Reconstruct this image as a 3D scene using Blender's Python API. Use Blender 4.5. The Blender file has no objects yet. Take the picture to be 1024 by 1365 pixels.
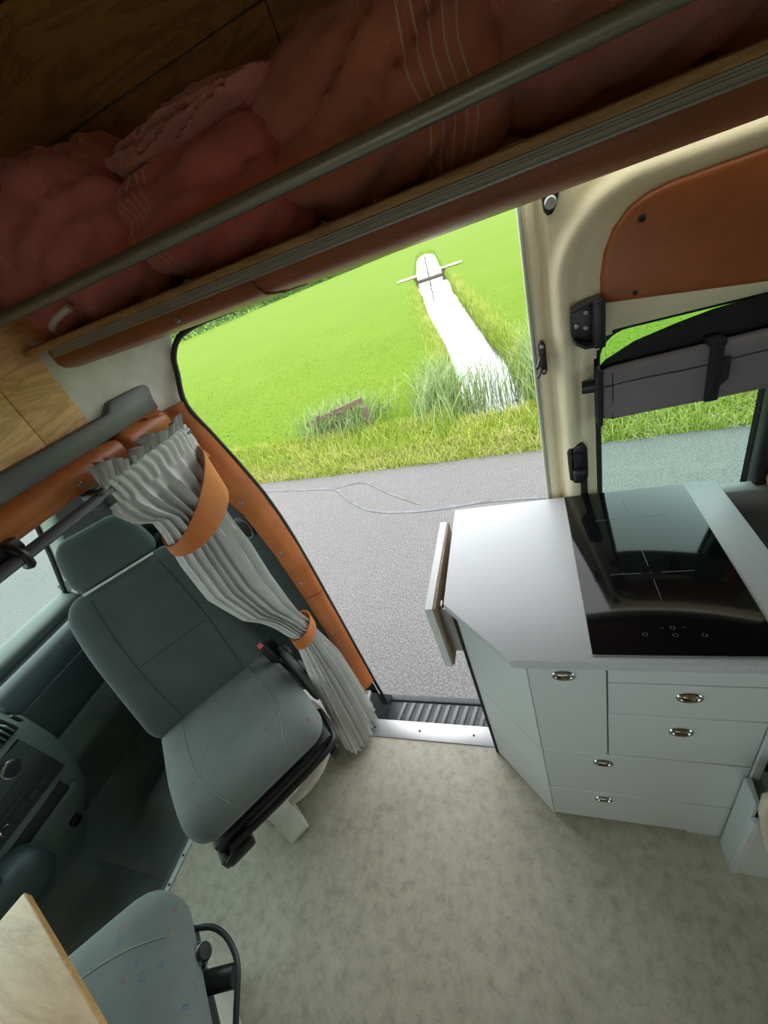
import bpy, bmesh, math, random
import numpy as np
from mathutils import Vector, Matrix, noise
from mathutils.bvhtree import BVHTree

random.seed(7); rng = np.random.default_rng(7)
scene = bpy.context.scene
COL = scene.collection

# ------------------------------------------------------------------ camera
CAM_R = ((0.9269104609675901, 0.22115820924677418, -0.3031930801182794),
         (-0.11437543394107061, -0.6029924022803556, -0.7895051759823729),
         (-0.35742867464662254, 0.7664784467125777, -0.5336248994054091))
cam_d = bpy.data.cameras.new('camera'); cam = bpy.data.objects.new('camera', cam_d); COL.objects.link(cam)
cam_d.sensor_fit = 'VERTICAL'; cam_d.sensor_height = 36.0; cam_d.sensor_width = 27.0
cam_d.lens = 36.0 * 538.93 / 1365.0
cam_d.clip_start = 0.01; cam_d.clip_end = 2000
_r, _d, _f = (Vector(v) for v in CAM_R)
_m = Matrix((_r, -_d, -_f)).transposed().to_4x4(); _m.translation = (0, 0, 1.6)
cam.matrix_world = _m
scene.camera = cam

# ------------------------------------------------------------------ world: bright overcast sky
world = bpy.data.worlds.new('overcast_sky'); scene.world = world; world.use_nodes = True
wn = world.node_tree; wn.nodes.clear()
w_out = wn.nodes.new('ShaderNodeOutputWorld'); w_bg = wn.nodes.new('ShaderNodeBackground')
w_tc = wn.nodes.new('ShaderNodeTexCoord'); w_sep = wn.nodes.new('ShaderNodeSeparateXYZ'); w_ramp = wn.nodes.new('ShaderNodeValToRGB')
w_ramp.color_ramp.elements[0].position = 0.0; w_ramp.color_ramp.elements[0].color = (0.86, 0.93, 1.0, 1)
w_ramp.color_ramp.elements[1].position = 0.9; w_ramp.color_ramp.elements[1].color = (1.0, 1.0, 1.0, 1)
wn.links.new(w_tc.outputs['Generated'], w_sep.inputs[0]); wn.links.new(w_sep.outputs['Z'], w_ramp.inputs[0])
wn.links.new(w_ramp.outputs[0], w_bg.inputs[0]); w_bg.inputs[1].default_value = 1.0
wn.links.new(w_bg.outputs[0], w_out.inputs[0])

scene.view_settings.view_transform = 'Standard'; scene.view_settings.look = 'None'
scene.view_settings.gamma = 1.0; scene.view_settings.use_curve_mapping = False
scene.view_settings.exposure = 2.0
scene.cycles.max_bounces = 12; scene.cycles.diffuse_bounces = 6; scene.cycles.transparent_max_bounces = 16
scene.cycles.use_denoising = True

# ------------------------------------------------------------------ materials
MATS = {}
def nodes(name):
    m = bpy.data.materials.new(name); m.use_nodes = True; MATS[name] = m
    nt = m.node_tree; b = nt.nodes['Principled BSDF']
    return m, nt, b
def setc(sock, c): sock.default_value = (*c, 1.0)
def N(nt, t, **kw):
    n = nt.nodes.new(t)
    for k, v in kw.items(): setattr(n, k, v)
    return n
def coords(nt, kind='Object', scale=(1, 1, 1), rot=(0, 0, 0)):
    tc = N(nt, 'ShaderNodeTexCoord'); mp = N(nt, 'ShaderNodeMapping')
    mp.inputs['Scale'].default_value = scale; mp.inputs['Rotation'].default_value = rot
    nt.links.new(tc.outputs[kind], mp.inputs[0]); return mp.outputs[0]
def noise_tex(nt, vec, scale, detail=4, rough=.55, dist=0):
    n = N(nt, 'ShaderNodeTexNoise'); n.inputs['Scale'].default_value = scale; n.inputs['Detail'].default_value = detail
    n.inputs['Roughness'].default_value = rough; n.inputs['Distortion'].default_value = dist
    nt.links.new(vec, n.inputs['Vector']); return n.outputs['Fac']
def ramp(nt, fac, stops):
    r = N(nt, 'ShaderNodeValToRGB'); e = r.color_ramp.elements
    while len(e) < len(stops): e.new(0.5)
    for i, (p, c) in enumerate(stops): e[i].position = p; e[i].color = (*c, 1)
    nt.links.new(fac, r.inputs[0]); return r.outputs[0]
def mixc(nt, fac, a, b, mode='MIX'):
    m = N(nt, 'ShaderNodeMix', data_type='RGBA', blend_type=mode)
    for s, v in ((0, fac), (6, a), (7, b)):
        if hasattr(v, 'links'): nt.links.new(v, m.inputs[s])
        else: m.inputs[s].default_value = v if s == 0 else (*v, 1)
    return m.outputs[2]
def bump(nt, b, h, strength=.3, dist=.002):
    n = N(nt, 'ShaderNodeBump'); n.inputs['Strength'].default_value = strength; n.inputs['Distance'].default_value = dist
    nt.links.new(h, n.inputs['Height']); nt.links.new(n.outputs[0], b.inputs['Normal'])
def plain(name, col, rough=.5, metal=0, var=.12, vs=6, bstr=0, bs=300, bd=.001, coat=0, spec=.5, sheen=0):
    m, nt, b = nodes(name); v = coords(nt)
    f = noise_tex(nt, v, vs, 5)
    c = ramp(nt, f, [(.3, tuple(x * (1 - var) for x in col)), (.7, tuple(min(1, x * (1 + var)) for x in col))])
    nt.links.new(c, b.inputs['Base Color'])
    b.inputs['Roughness'].default_value = rough; b.inputs['Metallic'].default_value = metal
    b.inputs['Coat Weight'].default_value = coat; b.inputs['Specular IOR Level'].default_value = spec
    b.inputs['Sheen Weight'].default_value = sheen
    if bstr: bump(nt, b, noise_tex(nt, v, bs, 3), bstr, bd)
    return m
def wood(name, c1, c2, rough=.45, axis=0, scale=6, rings=3.0, dist=2.2):
    m, nt, b = nodes(name)
    sc = [8, 8, 8]; sc[axis] = 1.3
    v = coords(nt, scale=tuple(sc))
    f1 = noise_tex(nt, v, scale * .35, 6, .6, dist)
    f2 = noise_tex(nt, v, scale * 9, 3, .6)
    w = N(nt, 'ShaderNodeMath', operation='MULTIPLY'); nt.links.new(f1, w.inputs[0]); w.inputs[1].default_value = rings * 3
    fr = N(nt, 'ShaderNodeMath', operation='PINGPONG'); nt.links.new(w.outputs[0], fr.inputs[0]); fr.inputs[1].default_value = 1.0
    mm = N(nt, 'ShaderNodeMath', operation='MULTIPLY_ADD'); nt.links.new(f2, mm.inputs[0]); mm.inputs[1].default_value = .5; nt.links.new(fr.outputs[0], mm.inputs[2])
    c = ramp(nt, mm.outputs[0], [(.1, c2), (.75, c1), (1.2, tuple(min(1, x * 1.1) for x in c1))])
    nt.links.new(c, b.inputs['Base Color']); b.inputs['Roughness'].default_value = rough
    bump(nt, b, f2, .15, .0006); return m
def leather(name, col):
    m, nt, b = nodes(name); v = coords(nt)
    f = noise_tex(nt, v, 7, 6, .6)
    c = ramp(nt, f, [(.25, tuple(x * .72 for x in col)), (.55, col), (.8, tuple(min(1, x * 1.25) for x in col))])
    nt.links.new(c, b.inputs['Base Color']); b.inputs['Roughness'].default_value = .42
    vor = N(nt, 'ShaderNodeTexVoronoi'); vor.inputs['Scale'].default_value = 420; nt.links.new(v, vor.inputs['Vector'])
    bump(nt, b, vor.outputs['Distance'], .18, .0008); return m
def fabric(name, col, marks=0.0, scale=38):
    m, nt, b = nodes(name); v = coords(nt)
    f = noise_tex(nt, v, 9, 4)
    base = ramp(nt, f, [(.3, tuple(x * .88 for x in col)), (.7, tuple(x * 1.1 for x in col))])
    if marks:
        vor = N(nt, 'ShaderNodeTexVoronoi'); vor.inputs['Scale'].default_value = scale; vor.distance = 'MANHATTAN'; vor.inputs['Randomness'].default_value = .8
        nt.links.new(v, vor.inputs['Vector'])
        ring = ramp(nt, vor.outputs['Distance'], [(.22, (0, 0, 0)), (.26, (1, 1, 1)), (.31, (1, 1, 1)), (.35, (0, 0, 0))])
        sep = N(nt, 'ShaderNodeSeparateColor'); nt.links.new(vor.outputs['Color'], sep.inputs[0])
        gate = ramp(nt, sep.outputs['Red'], [(.30, (0, 0, 0)), (.32, (1, 1, 1))])
        brk = ramp(nt, noise_tex(nt, v, scale * 1.7, 2), [(.42, (0, 0, 0)), (.48, (1, 1, 1))])
        g2 = mixc(nt, 1.0, ring, gate, 'MULTIPLY'); g3 = mixc(nt, 1.0, g2, brk, 'MULTIPLY')
        hue = ramp(nt, sep.outputs['Green'], [(.0, (.30, .05, .06)), (.34, (.30, .05, .06)), (.36, (.06, .09, .26)), (.68, (.06, .09, .26)), (.70, (.26, .22, .08))])
        hue.node.color_ramp.interpolation = 'CONSTANT'
        bw = N(nt, 'ShaderNodeRGBToBW'); nt.links.new(g3, bw.inputs[0])
        k = N(nt, 'ShaderNodeMath', operation='MULTIPLY'); nt.links.new(bw.outputs[0], k.inputs[0]); k.inputs[1].default_value = marks
        base = mixc(nt, k.outputs[0], base, hue)
    nt.links.new(base, b.inputs['Base Color']); b.inputs['Roughness'].default_value = .95; b.inputs['Specular IOR Level'].default_value = .15
    b.inputs['Sheen Weight'].default_value = .15
    bump(nt, b, noise_tex(nt, v, 700, 2), .35, .0008); return m
def glass(name, tint, gl=.08):
    m, nt, b = nodes(name); nt.nodes.remove(b)
    out = nt.nodes['Material Output']; t = N(nt, 'ShaderNodeBsdfTransparent'); setc(t.inputs[0], tint)
    g = N(nt, 'ShaderNodeBsdfGlossy'); g.inputs['Roughness'].default_value = .02
    fr = N(nt, 'ShaderNodeFresnel'); fr.inputs[0].default_value = 1.35
    mx = N(nt, 'ShaderNodeMixShader'); nt.links.new(fr.outputs[0], mx.inputs[0]); nt.links.new(t.outputs[0], mx.inputs[1]); nt.links.new(g.outputs[0], mx.inputs[2])
    nt.links.new(mx.outputs[0], out.inputs[0]); return m

def speckle(name, col, dark, rough=.4, scale=600, bstr=.15):
    m, nt, b = nodes(name); v = coords(nt)
    f = noise_tex(nt, v, scale, 2, .5)
    c = ramp(nt, f, [(.33, dark), (.42, col)])
    nt.links.new(c, b.inputs['Base Color']); b.inputs['Roughness'].default_value = rough
    bump(nt, b, f, bstr, .0006); return m

speckle('worktop_laminate', (.46, .475, .485), (.32, .335, .345), .38, 420)
speckle('cabinet_white', (.52, .56, .55), (.46, .50, .49), .42, 700, .1)
plain('white_edge', (.55, .58, .58), .4, var=.04)
plain('dark_gap', (.015, .017, .017), .8)
m, nt, b = nodes('hob_glass'); setc(b.inputs['Base Color'], (.004, .0045, .005)); b.inputs['Roughness'].default_value = .07; b.inputs['Specular IOR Level'].default_value = .32
plain('hob_print', (.10, .10, .10), .5)
plain('chrome', (.62, .62, .62), .15, 1.0, var=.03)
plain('dull_aluminium', (.34, .37, .37), .5, .7, var=.08)
plain('aluminium', (.44, .45, .46), .42, .8, var=.06, bstr=.1, bs=500)
plain('rail_grey', (.36, .36, .31), .45, .2, var=.08)
plain('tube_grey', (.30, .31, .26), .35, .5, var=.08)
plain('rod_grey', (.13, .14, .16), .32, .5, var=.08)
plain('black_plastic', (.012, .013, .014), .42, var=.2, bstr=.1, bs=400)
plain('black_rubber', (.014, .015, .016), .6, var=.2)
plain('tread_rubber', (.035, .037, .04), .55, var=.25, vs=30)
plain('tread_rib', (.10, .105, .11), .5, var=.25, vs=40)
plain('cab_rubber', (.085, .105, .098), .62, var=.25, vs=5, bstr=.25, bs=500)
plain('dash_dark', (.036, .053, .056), .5, var=.12, bstr=.35, bs=600, bd=.0008)
plain('dash_mid', (.125, .155, .145), .55, var=.08, bstr=.3, bs=600, bd=.0008)
plain('dash_black', (.008, .009, .010), .35)
plain('pillar_plastic', (.050, .066, .062), .55, var=.1, bstr=.3, bs=500)
plain('beam_grey', (.135, .14, .135), .45, var=.12, vs=4, bstr=.15, bs=200)
plain('painted_white', (.80, .78, .68), .45, var=.14, vs=14, bstr=.2, bs=150)
plain('cream_paint', (.82, .75, .51), .42, var=.06, vs=8, bstr=.55, bs=210, bd=.0016)
plain('cream_inner', (.42, .45, .38), .5, var=.06)
leather('leather', (.50, .150, .036)); leather('leather_dark', (.25, .066, .018)); leather('door_leather_shaded', (.35, .10, .024)); leather('header_leather_shaded', (.27, .078, .020))  # door and header copies: same leather, colour darkened to stand for shade
plain('thread', (.45, .20, .08), .8)
plain('curtain_cloth', (.54, .54, .52), .92, var=.08, vs=14, bstr=.4, bs=900, bd=.0006, spec=.15, sheen=.2)
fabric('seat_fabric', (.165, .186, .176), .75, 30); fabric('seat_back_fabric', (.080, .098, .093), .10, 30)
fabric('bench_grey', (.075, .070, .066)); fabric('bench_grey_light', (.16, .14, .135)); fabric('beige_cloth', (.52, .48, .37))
plain('seam_thread', (.20, .235, .225), .9)
plain('seam_dark', (.030, .040, .038), .9)
plain('seat_plastic', (.20, .225, .22), .5, var=.08)
plain('white_steel', (.62, .63, .57), .4, var=.12, vs=12)
plain('steel', (.36, .36, .35), .35, .8)
plain('red_button', (.65, .12, .12), .4)
plain('blind_fabric', (.175, .16, .165), .7, var=.12, vs=9, bstr=.3, bs=300)
plain('strap_black', (.010, .010, .011), .8, bstr=.4, bs=700)
plain('white_cord', (.75, .73, .68), .8)
wood('ceiling_wood', (.40, .20, .06), (.25, .115, .035), .5, 0, 5)
wood('shelf_wood', (.42, .25, .10), (.28, .15, .055), .5, 0, 6)
wood('plywood', (.92, .54, .25), (.68, .36, .14), .5, 1, 3.2, 2.6, 4.0)
wood('table_wood', (.68, .50, .31), (.50, .33, .18), .45, 0, 7, 1.6, .9)
wood('table_edge', (.52, .30, .11), (.40, .20, .06), .45, 0, 7)
wood('raw_board', (.26, .18, .11), (.17, .11, .065), .7, 1, 8)
wood('weathered_wood', (.15, .105, .07), (.08, .055, .04), .85, 0, 8)
wood('pale_plank', (.62, .58, .44), (.48, .45, .33), .8, 0, 8)
glass('window_glass', (.80, .93, .88)); glass('clear_glass', (.93, .94, .93)); glass('windscreen_glass', (.74, .90, .84))

def towel_mat(name, col, stripes):
    m, nt, b = nodes(name); v = coords(nt); f = noise_tex(nt, v, 10, 4)
    base = ramp(nt, f, [(.3, tuple(x * .8 for x in col)), (.7, tuple(x * 1.15 for x in col))])
    if stripes:
        uv = N(nt, 'ShaderNodeUVMap'); sp = N(nt, 'ShaderNodeSeparateXYZ'); nt.links.new(uv.outputs[0], sp.inputs[0])
        a, c = stripes
        mr = N(nt, 'ShaderNodeMapRange'); mr.inputs['From Min'].default_value = a; mr.inputs['From Max'].default_value = c; mr.inputs['To Max'].default_value = 5
        nt.links.new(sp.outputs[0], mr.inputs[0])
        pp = N(nt, 'ShaderNodeMath', operation='FRACT'); nt.links.new(mr.outputs[0], pp.inputs[0])
        st = ramp(nt, pp.outputs[0], [(.78, (0, 0, 0)), (.84, (1, 1, 1)), (.93, (1, 1, 1)), (.98, (0, 0, 0))])
        bw = N(nt, 'ShaderNodeRGBToBW'); nt.links.new(st, bw.inputs[0])
        base = mixc(nt, bw.outputs[0], base, (.80, .58, .50))
    nt.links.new(base, b.inputs['Base Color']); b.inputs['Roughness'].default_value = 1.0; b.inputs['Specular IOR Level'].default_value = .1; b.inputs['Sheen Weight'].default_value = .35
    bump(nt, b, noise_tex(nt, v, 260, 3, .7), .8, .004); return m
towel_mat('terry_pink', (.82, .27, .24), None); towel_mat('terry_pink_striped', (.76, .22, .18), (.12, .30))
towel_mat('blanket_salmon', (.70, .26, .16), (.62, .82)); towel_mat('blanket_plain', (.72, .30, .24), None)

# floor vinyl
m, nt, b = nodes('vinyl_floor'); v = coords(nt)
f1 = noise_tex(nt, v, 2.2, 8, .62, .4); f2 = noise_tex(nt, v, 28, 6, .7); f3 = noise_tex(nt, v, 160, 3, .6)
c1 = ramp(nt, f1, [(.30, (.255, .24, .185)), (.55, (.39, .37, .295)), (.75, (.48, .455, .375))])
c2 = mixc(nt, .55, c1, ramp(nt, f2, [(.3, (.22, .205, .16)), (.5, (.40, .38, .305)), (.72, (.54, .515, .42))]), 'MIX')
pit = ramp(nt, f3, [(.30, (.55, .55, .55)), (.40, (1, 1, 1))]); c3 = mixc(nt, .6, c2, pit, 'MULTIPLY')
nt.links.new(c3, b.inputs['Base Color']); b.inputs['Roughness'].default_value = .5; bump(nt, b, f2, .12, .001)
# asphalt
m, nt, b = nodes('asphalt'); v = coords(nt)
f1 = noise_tex(nt, v, .7, 5, .6); f2 = noise_tex(nt, v, 75, 3, .7); f3 = noise_tex(nt, v, 9, 4)
c1 = ramp(nt, f2, [(.32, (.035, .035, .035)), (.5, (.115, .113, .11)), (.66, (.30, .295, .28))])
c2 = mixc(nt, .25, c1, ramp(nt, f1, [(.35, (.10, .10, .10)), (.65, (.155, .15, .145))]))
nt.links.new(mixc(nt, .3, c2, ramp(nt, f3, [(.3, (.12, .12, .12)), (.7, (.17, .165, .16))])), b.inputs['Base Color'])
b.inputs['Roughness'].default_value = .85; bump(nt, b, f2, .7, .006)
plain('tar_seam', (.125, .132, .14), .7, var=.3, vs=9, bstr=.3, bs=60, bd=.003)
# grass ground, near-bank soil
m, nt, b = nodes('meadow'); v = coords(nt)
f1 = noise_tex(nt, v, .35, 6, .65, .5); f2 = noise_tex(nt, coords(nt, scale=(1, 2.2, 1)), 6, 6, .75); f3 = noise_tex(nt, v, 40, 3, .7)
c1 = ramp(nt, f1, [(.3, (.085, .175, .008)), (.5, (.112, .195, .011)), (.7, (.16, .23, .018))])
c2 = mixc(nt, .5, c1, ramp(nt, f2, [(.3, (.065, .14, .007)), (.52, (.115, .195, .012)), (.72, (.20, .27, .03))]))
nt.links.new(mixc(nt, .35, c2, ramp(nt, f3, [(.3, (.07, .14, .008)), (.7, (.19, .28, .025))])), b.inputs['Base Color']); b.inputs['Roughness'].default_value = .9
b.inputs['Specular IOR Level'].default_value = .1; bump(nt, b, f2, .8, .05)
def blade(name, c1, c2, c3, s=3):
    m, nt, b = nodes(name); v = coords(nt); f = noise_tex(nt, v, s, 4, .7)
    nt.links.new(ramp(nt, f, [(.3, c1), (.52, c2), (.72, c3)]), b.inputs['Base Color']); b.inputs['Roughness'].default_value = .7
    b.inputs['Specular IOR Level'].default_value = .2; return m
blade('field_blade', (.13, .245, .012), (.18, .29, .018), (.24, .33, .03), 1.5)
blade('verge_blade', (.20, .30, .035), (.34, .40, .07), (.52, .50, .20), 2.5)
blade('reed_blade', (.16, .25, .08), (.27, .37, .15), (.40, .46, .22), 6)
blade('hedge_leaf', (.05, .12, .03), (.10, .20, .05), (.17, .27, .08), 2)
blade('dry_straw', (.60, .52, .28), (.36, .36, .12), (.26, .32, .06), 3)
m, nt, b = nodes('water'); setc(b.inputs['Base Color'], (.05, .055, .045)); b.inputs['Roughness'].default_value = .03; b.inputs['IOR'].default_value = 1.33
b.inputs['Specular IOR Level'].default_value = 1.0; b.inputs['Metallic'].default_value = .0; b.inputs['Coat Weight'].default_value = 1.0; b.inputs['Coat IOR'].default_value = 1.6; b.inputs['Coat Roughness'].default_value = .02
bump(nt, b, noise_tex(nt, coords(nt, scale=(1, .5, 1)), 14, 3), .05, .02)
plain('mud', (.07, .06, .035), .9, var=.3, vs=4)

# ------------------------------------------------------------------ geometry helpers
W = {}
def reg(o, parent, mat4):
    W[o.name] = (W[parent.name] @ mat4) if parent else mat4
def props(o, label=None, cat=None, group=None, kind=None):
    if label: o['label'] = label
    if cat: o['category'] = cat
    if group: o['group'] = group
    if kind: o['kind'] = kind
    return o
def empty(name, loc, label, cat, group=None, kind=None, rot=0.0):
    o = bpy.data.objects.new(name, None); COL.objects.link(o); o.empty_display_size = .1
    m4 = Matrix.Translation(loc) @ Matrix.Rotation(rot, 4, 'Z'); o.matrix_world = m4; reg(o, None, m4)
    return props(o, label, cat, group, kind)
def obj(name, bm, mat, parent=None, local=False, angle=38, label=None, cat=None, group=None, kind=None):
    """link bm as one mesh object; coordinates are world unless local (then in the parent's frame)"""
    me = bpy.data.meshes.new(name)
    if parent is not None:
        if not local: bm.transform(W[parent.name].inverted())
        m4 = Matrix.Identity(4)
    else:
        xs = [v.co for v in bm.verts]
        lo = Vector([min(c[i] for c in xs) for i in range(3)]); hi = Vector([max(c[i] for c in xs) for i in range(3)])
        m4 = Matrix.Translation(((lo.x + hi.x) / 2, (lo.y + hi.y) / 2, lo.z)); bm.transform(m4.inverted())
    bmesh.ops.recalc_face_normals(bm, faces=bm.faces)
    bm.to_mesh(me); bm.free()
    me.polygons.foreach_set('use_smooth', [True] * len(me.polygons)); me.set_sharp_from_angle(angle=math.radians(angle))
    for mm in (mat if isinstance(mat, (list, tuple)) else [mat]): me.materials.append(MATS[mm])
    o = bpy.data.objects.new(name, me); COL.objects.link(o)
    if parent is not None: o.parent = parent
    else: o.matrix_world = m4
    reg(o, parent, m4)
    return props(o, label, cat, group, kind)
def B(): return bmesh.new()
def join(bm, other):
    me = bpy.data.meshes.new('tmp'); other.to_mesh(me); other.free(); bm.from_mesh(me); bpy.data.meshes.remove(me); return bm
def bx(x0, x1, y0, y1, z0, z1, bev=0.0, seg=2, bm=None):
    t = B(); bmesh.ops.create_cube(t, size=1)
    for v in t.verts: v.co = Vector(((x0 + x1) / 2 + v.co.x * (x1 - x0), (y0 + y1) / 2 + v.co.y * (y1 - y0), (z0 + z1) / 2 + v.co.z * (z1 - z0)))
    if bev: bmesh.ops.bevel(t, geom=t.edges[:], offset=bev, segments=seg, affect='EDGES', profile=.5)
    return join(bm, t) if bm else t
def prism(poly, a0, a1, axis='z', bev=0.0, seg=2, bm=None):
    """poly of 2-D points extruded along axis: z -> (x,y), y -> (x,z), x -> (y,z)"""
    t = B()
    def P(p, a): return {'z': (p[0], p[1], a), 'y': (p[0], a, p[1]), 'x': (a, p[0], p[1])}[axis]
    lo = [t.verts.new(P(p, a0)) for p in poly]; hi = [t.verts.new(P(p, a1)) for p in poly]; n = len(poly)
    t.faces.new(lo); t.faces.new(hi)
    for i in range(n): t.faces.new((lo[i], lo[(i + 1) % n], hi[(i + 1) % n], hi[i]))
    bmesh.ops.recalc_face_normals(t, faces=t.faces)
    if bev: bmesh.ops.bevel(t, geom=[e for e in t.edges if len(e.link_faces) == 2 and e.calc_face_angle(0) > .5], offset=bev, segments=seg, affect='EDGES', profile=.5)
    return join(bm, t) if bm else t
def tube(pts, r, seg=10, bm=None, closed=False):
    t = B(); pts = [Vector(p) for p in pts]; n = len(pts); rings = []
    rs = r if isinstance(r, (list, tuple)) else [r] * n
    up = None
    for i, p in enumerate(pts):
        if closed: d = pts[(i + 1) % n] - pts[i - 1]
        else: d = pts[min(i + 1, n - 1)] - pts[max(i - 1, 0)]
        d.normalize()
        if up is None:
            up = Vector((0, 0, 1)) if abs(d.z) < .9 else Vector((1, 0, 0))
        a = d.cross(up).normalized(); up = a.cross(d).normalized()
        rings.append([t.verts.new(p + (a * math.cos(k * 2 * math.pi / seg) + up * math.sin(k * 2 * math.pi / seg)) * rs[i]) for k in range(seg)])
    for i in range(n if closed else n - 1):
        A, C = rings[i], rings[(i + 1) % n]
        for k in range(seg): t.faces.new((A[k], A[(k + 1) % seg], C[(k + 1) % seg], C[k]))
    if not closed: t.faces.new(rings[0]); t.faces.new(rings[-1])
    return join(bm, t) if bm else t
def cyl(p, q, r, seg=20, bm=None, r2=None): return tube([p, q], [r, r if r2 is None else r2], seg, bm)
def smooth_path(pts, n=6, closed=False):
    P = [Vector(p) for p in pts]; out = []; m = len(P)
    for i in range(m if closed else m - 1):
        p0, p1, p2, p3 = (P[(i - 1) % m], P[i], P[(i + 1) % m], P[(i + 2) % m]) if closed else (P[max(i - 1, 0)], P[i], P[i + 1], P[min(i + 2, m - 1)])
        for k in range(n):
            t = k / n
            out.append(.5 * ((2 * p1) + (p2 - p0) * t + (2 * p0 - 5 * p1 + 4 * p2 - p3) * t * t + (3 * p1 - p0 - 3 * p2 + p3) * t ** 3))
    if not closed: out.append(P[-1])
    return out
def loft(secs, closed=False, caps=False, bm=None, uv=False):
    t = B(); rows = [[t.verts.new(p) for p in s] for s in secs]
    lay = t.loops.layers.uv.new('UVMap') if uv else None; nr = len(rows) - 1
    for i in range(nr):
        a, c = rows[i], rows[i + 1]; n = len(a)
        for k in range(n if closed else n - 1):
            f = t.faces.new((a[k], a[(k + 1) % n], c[(k + 1) % n], c[k]))
            if uv:
                for l, (u, v) in zip(f.loops, ((i, k), (i, k + 1), (i + 1, k + 1), (i + 1, k))): l[lay].uv = (u / nr, v / n)
    if caps: t.faces.new(rows[0]); t.faces.new(rows[-1])
    return join(bm, t) if bm else t
def rbox(size, r, n=10, fn=None):
    """soft rounded box centred on the origin, shaped further by fn(Vector)->Vector"""
    t = B(); bmesh.ops.create_cube(t, size=1); bmesh.ops.subdivide_edges(t, edges=t.edges[:], cuts=n, use_grid_fill=True)
    h = [s / 2 for s in size]
    for v in t.verts:
        # concentrate the grid near the rounded rims
        q = [math.sin(c * math.pi) * .5 * .55 + c * .45 for c in v.co]
        p = Vector([q[i] * size[i] for i in range(3)])
        inn = Vector([max(-(h[i] - r[i]), min(h[i] - r[i], p[i])) for i in range(3)])
        d = p - inn; dn = Vector([d[i] / r[i] for i in range(3)])
        if dn.length > 1e-6: dn.normalize()
        p = inn + Vector([dn[i] * r[i] for i in range(3)])
        v.co = fn(p) if fn else p
    return t
def xf(bm, loc=(0, 0, 0), rot=(0, 0, 0)):
    from mathutils import Euler
    bm.transform(Matrix.Translation(loc) @ Euler(rot).to_matrix().to_4x4()); return bm
def lathe(prof, axis_o, axis_d, seg=24, bm=None):
    d = Vector(axis_d).normalized(); a = d.orthogonal().normalized(); b2 = d.cross(a); o = Vector(axis_o)
    secs = [[o + d * h + (a * math.cos(2 * math.pi * k / seg) + b2 * math.sin(2 * math.pi * k / seg)) * max(r, 1e-4) for k in range(seg)] for r, h in prof]
    return loft(secs, True, True, bm)
def rivet(parent, p, d, r=.006, name='rivet', mat='steel'):
    return obj(name, lathe([(r, 0), (r, .002), (r * .7, .0035), (r * .25, .0036), (r * .2, .0022)], p, d, 12), mat, parent)
def dupe(o, parent, offset):
    c = o.copy(); COL.objects.link(c); c.parent = parent; c.location = Vector(o.location) + Vector(offset); return c

# ================================================================== SETTING: VAN SHELL
floor = obj('floor', bx(-1.385, 2.4, -.95, .722, -.04, 0), 'vinyl_floor', kind='structure', label='mottled concrete-look grey vinyl floor of the van', cat='floor')
# under-body below the floor, to the sides of the door step
obj('floor_underbody', bx(-1.385, 2.4, -.95, .72, -.40, -.045), 'black_rubber', kind='structure', label='dark underbody beneath the van floor', cat='underbody')

# cab floor: moulded rubber mat, a step lower, with raised tunnel and footwell blocks
def cabz(x, y):
    z = -.075
    def blk(x0, x1, y0, y1, h, s):
        fx = 1 / (1 + math.exp(-(x - x0) / s)) * 1 / (1 + math.exp((x - x1) / s)); fy = 1 / (1 + math.exp(-(y - y0) / s)) * 1 / (1 + math.exp((y - y1) / s))
        return h * fx * fy
    z += blk(-1.75, -1.50, .34, .62, .07, .012)       # raised moulding behind the edge strip
    z += blk(-2.3, -1.87, -1.2, .16, .10, .02)        # centre tunnel
    z += blk(-2.6, -1.95, -1.2, 1.4, .22, .045)       # toe board
    z += blk(-1.46, -1.2, -.9, 1.0, .06, .01)
    z -= blk(-1.86, -1.45, .14, .165, .012, .004)
    return z
secs = []
for i in range(73):
    x = -2.35 + i * (2.35 - 1.385) / 72
    secs.append([(x, -.95 + k * 1.9 / 110, cabz(x, -.95 + k * 1.9 / 110)) for k in range(111)])
obj('floor_cab', loft(secs), 'cab_rubber', kind='structure', label='dark green-grey moulded rubber cab floor', cat='floor')
obj('floor_cab_underbody', bx(-2.35, -1.39, -.95, .94, -.40, -.16), 'black_rubber', kind='structure', label='dark underbody beneath the cab floor', cat='underbody')
t1 = obj('trim_1', prism([(-1.396, -.012), (-1.396, .003), (-1.377, .003), (-1.377, 0), (-1.392, 0), (-1.392, -.06), (-1.396, -.06)], -.9, .62, 'y'), 'dull_aluminium', kind='structure', label='aluminium angle strip between vinyl floor and cab', cat='trim')
for k in range(5): rivet(t1, (-1.386, .05 + k * .085, .004), (0, 0, 1), .004, 'screw', 'black_plastic')
t2 = obj('trim_2', prism([(-.845, .708), (-.23, .708), (-.23, .778), (-.80, .778)], -.002, .004, 'z', .001), 'aluminium', kind='structure', label='flat aluminium strip along the sliding door sill', cat='trim')
for x in (-.74, -.545, -.33): rivet(t2, (x, .742, .004), (0, 0, 1), .004, 'screw', 'black_plastic')
# folded flange at the pillar foot
obj('trim_3', prism([(-.845, .71), (-.80, .778), (-.80, .90), (-.83, .90), (-.86, .80)], -.01, .012, 'z', .003), 'aluminium', kind='structure', label='aluminium corner plate at the foot of the leather pillar', cat='trim')

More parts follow.
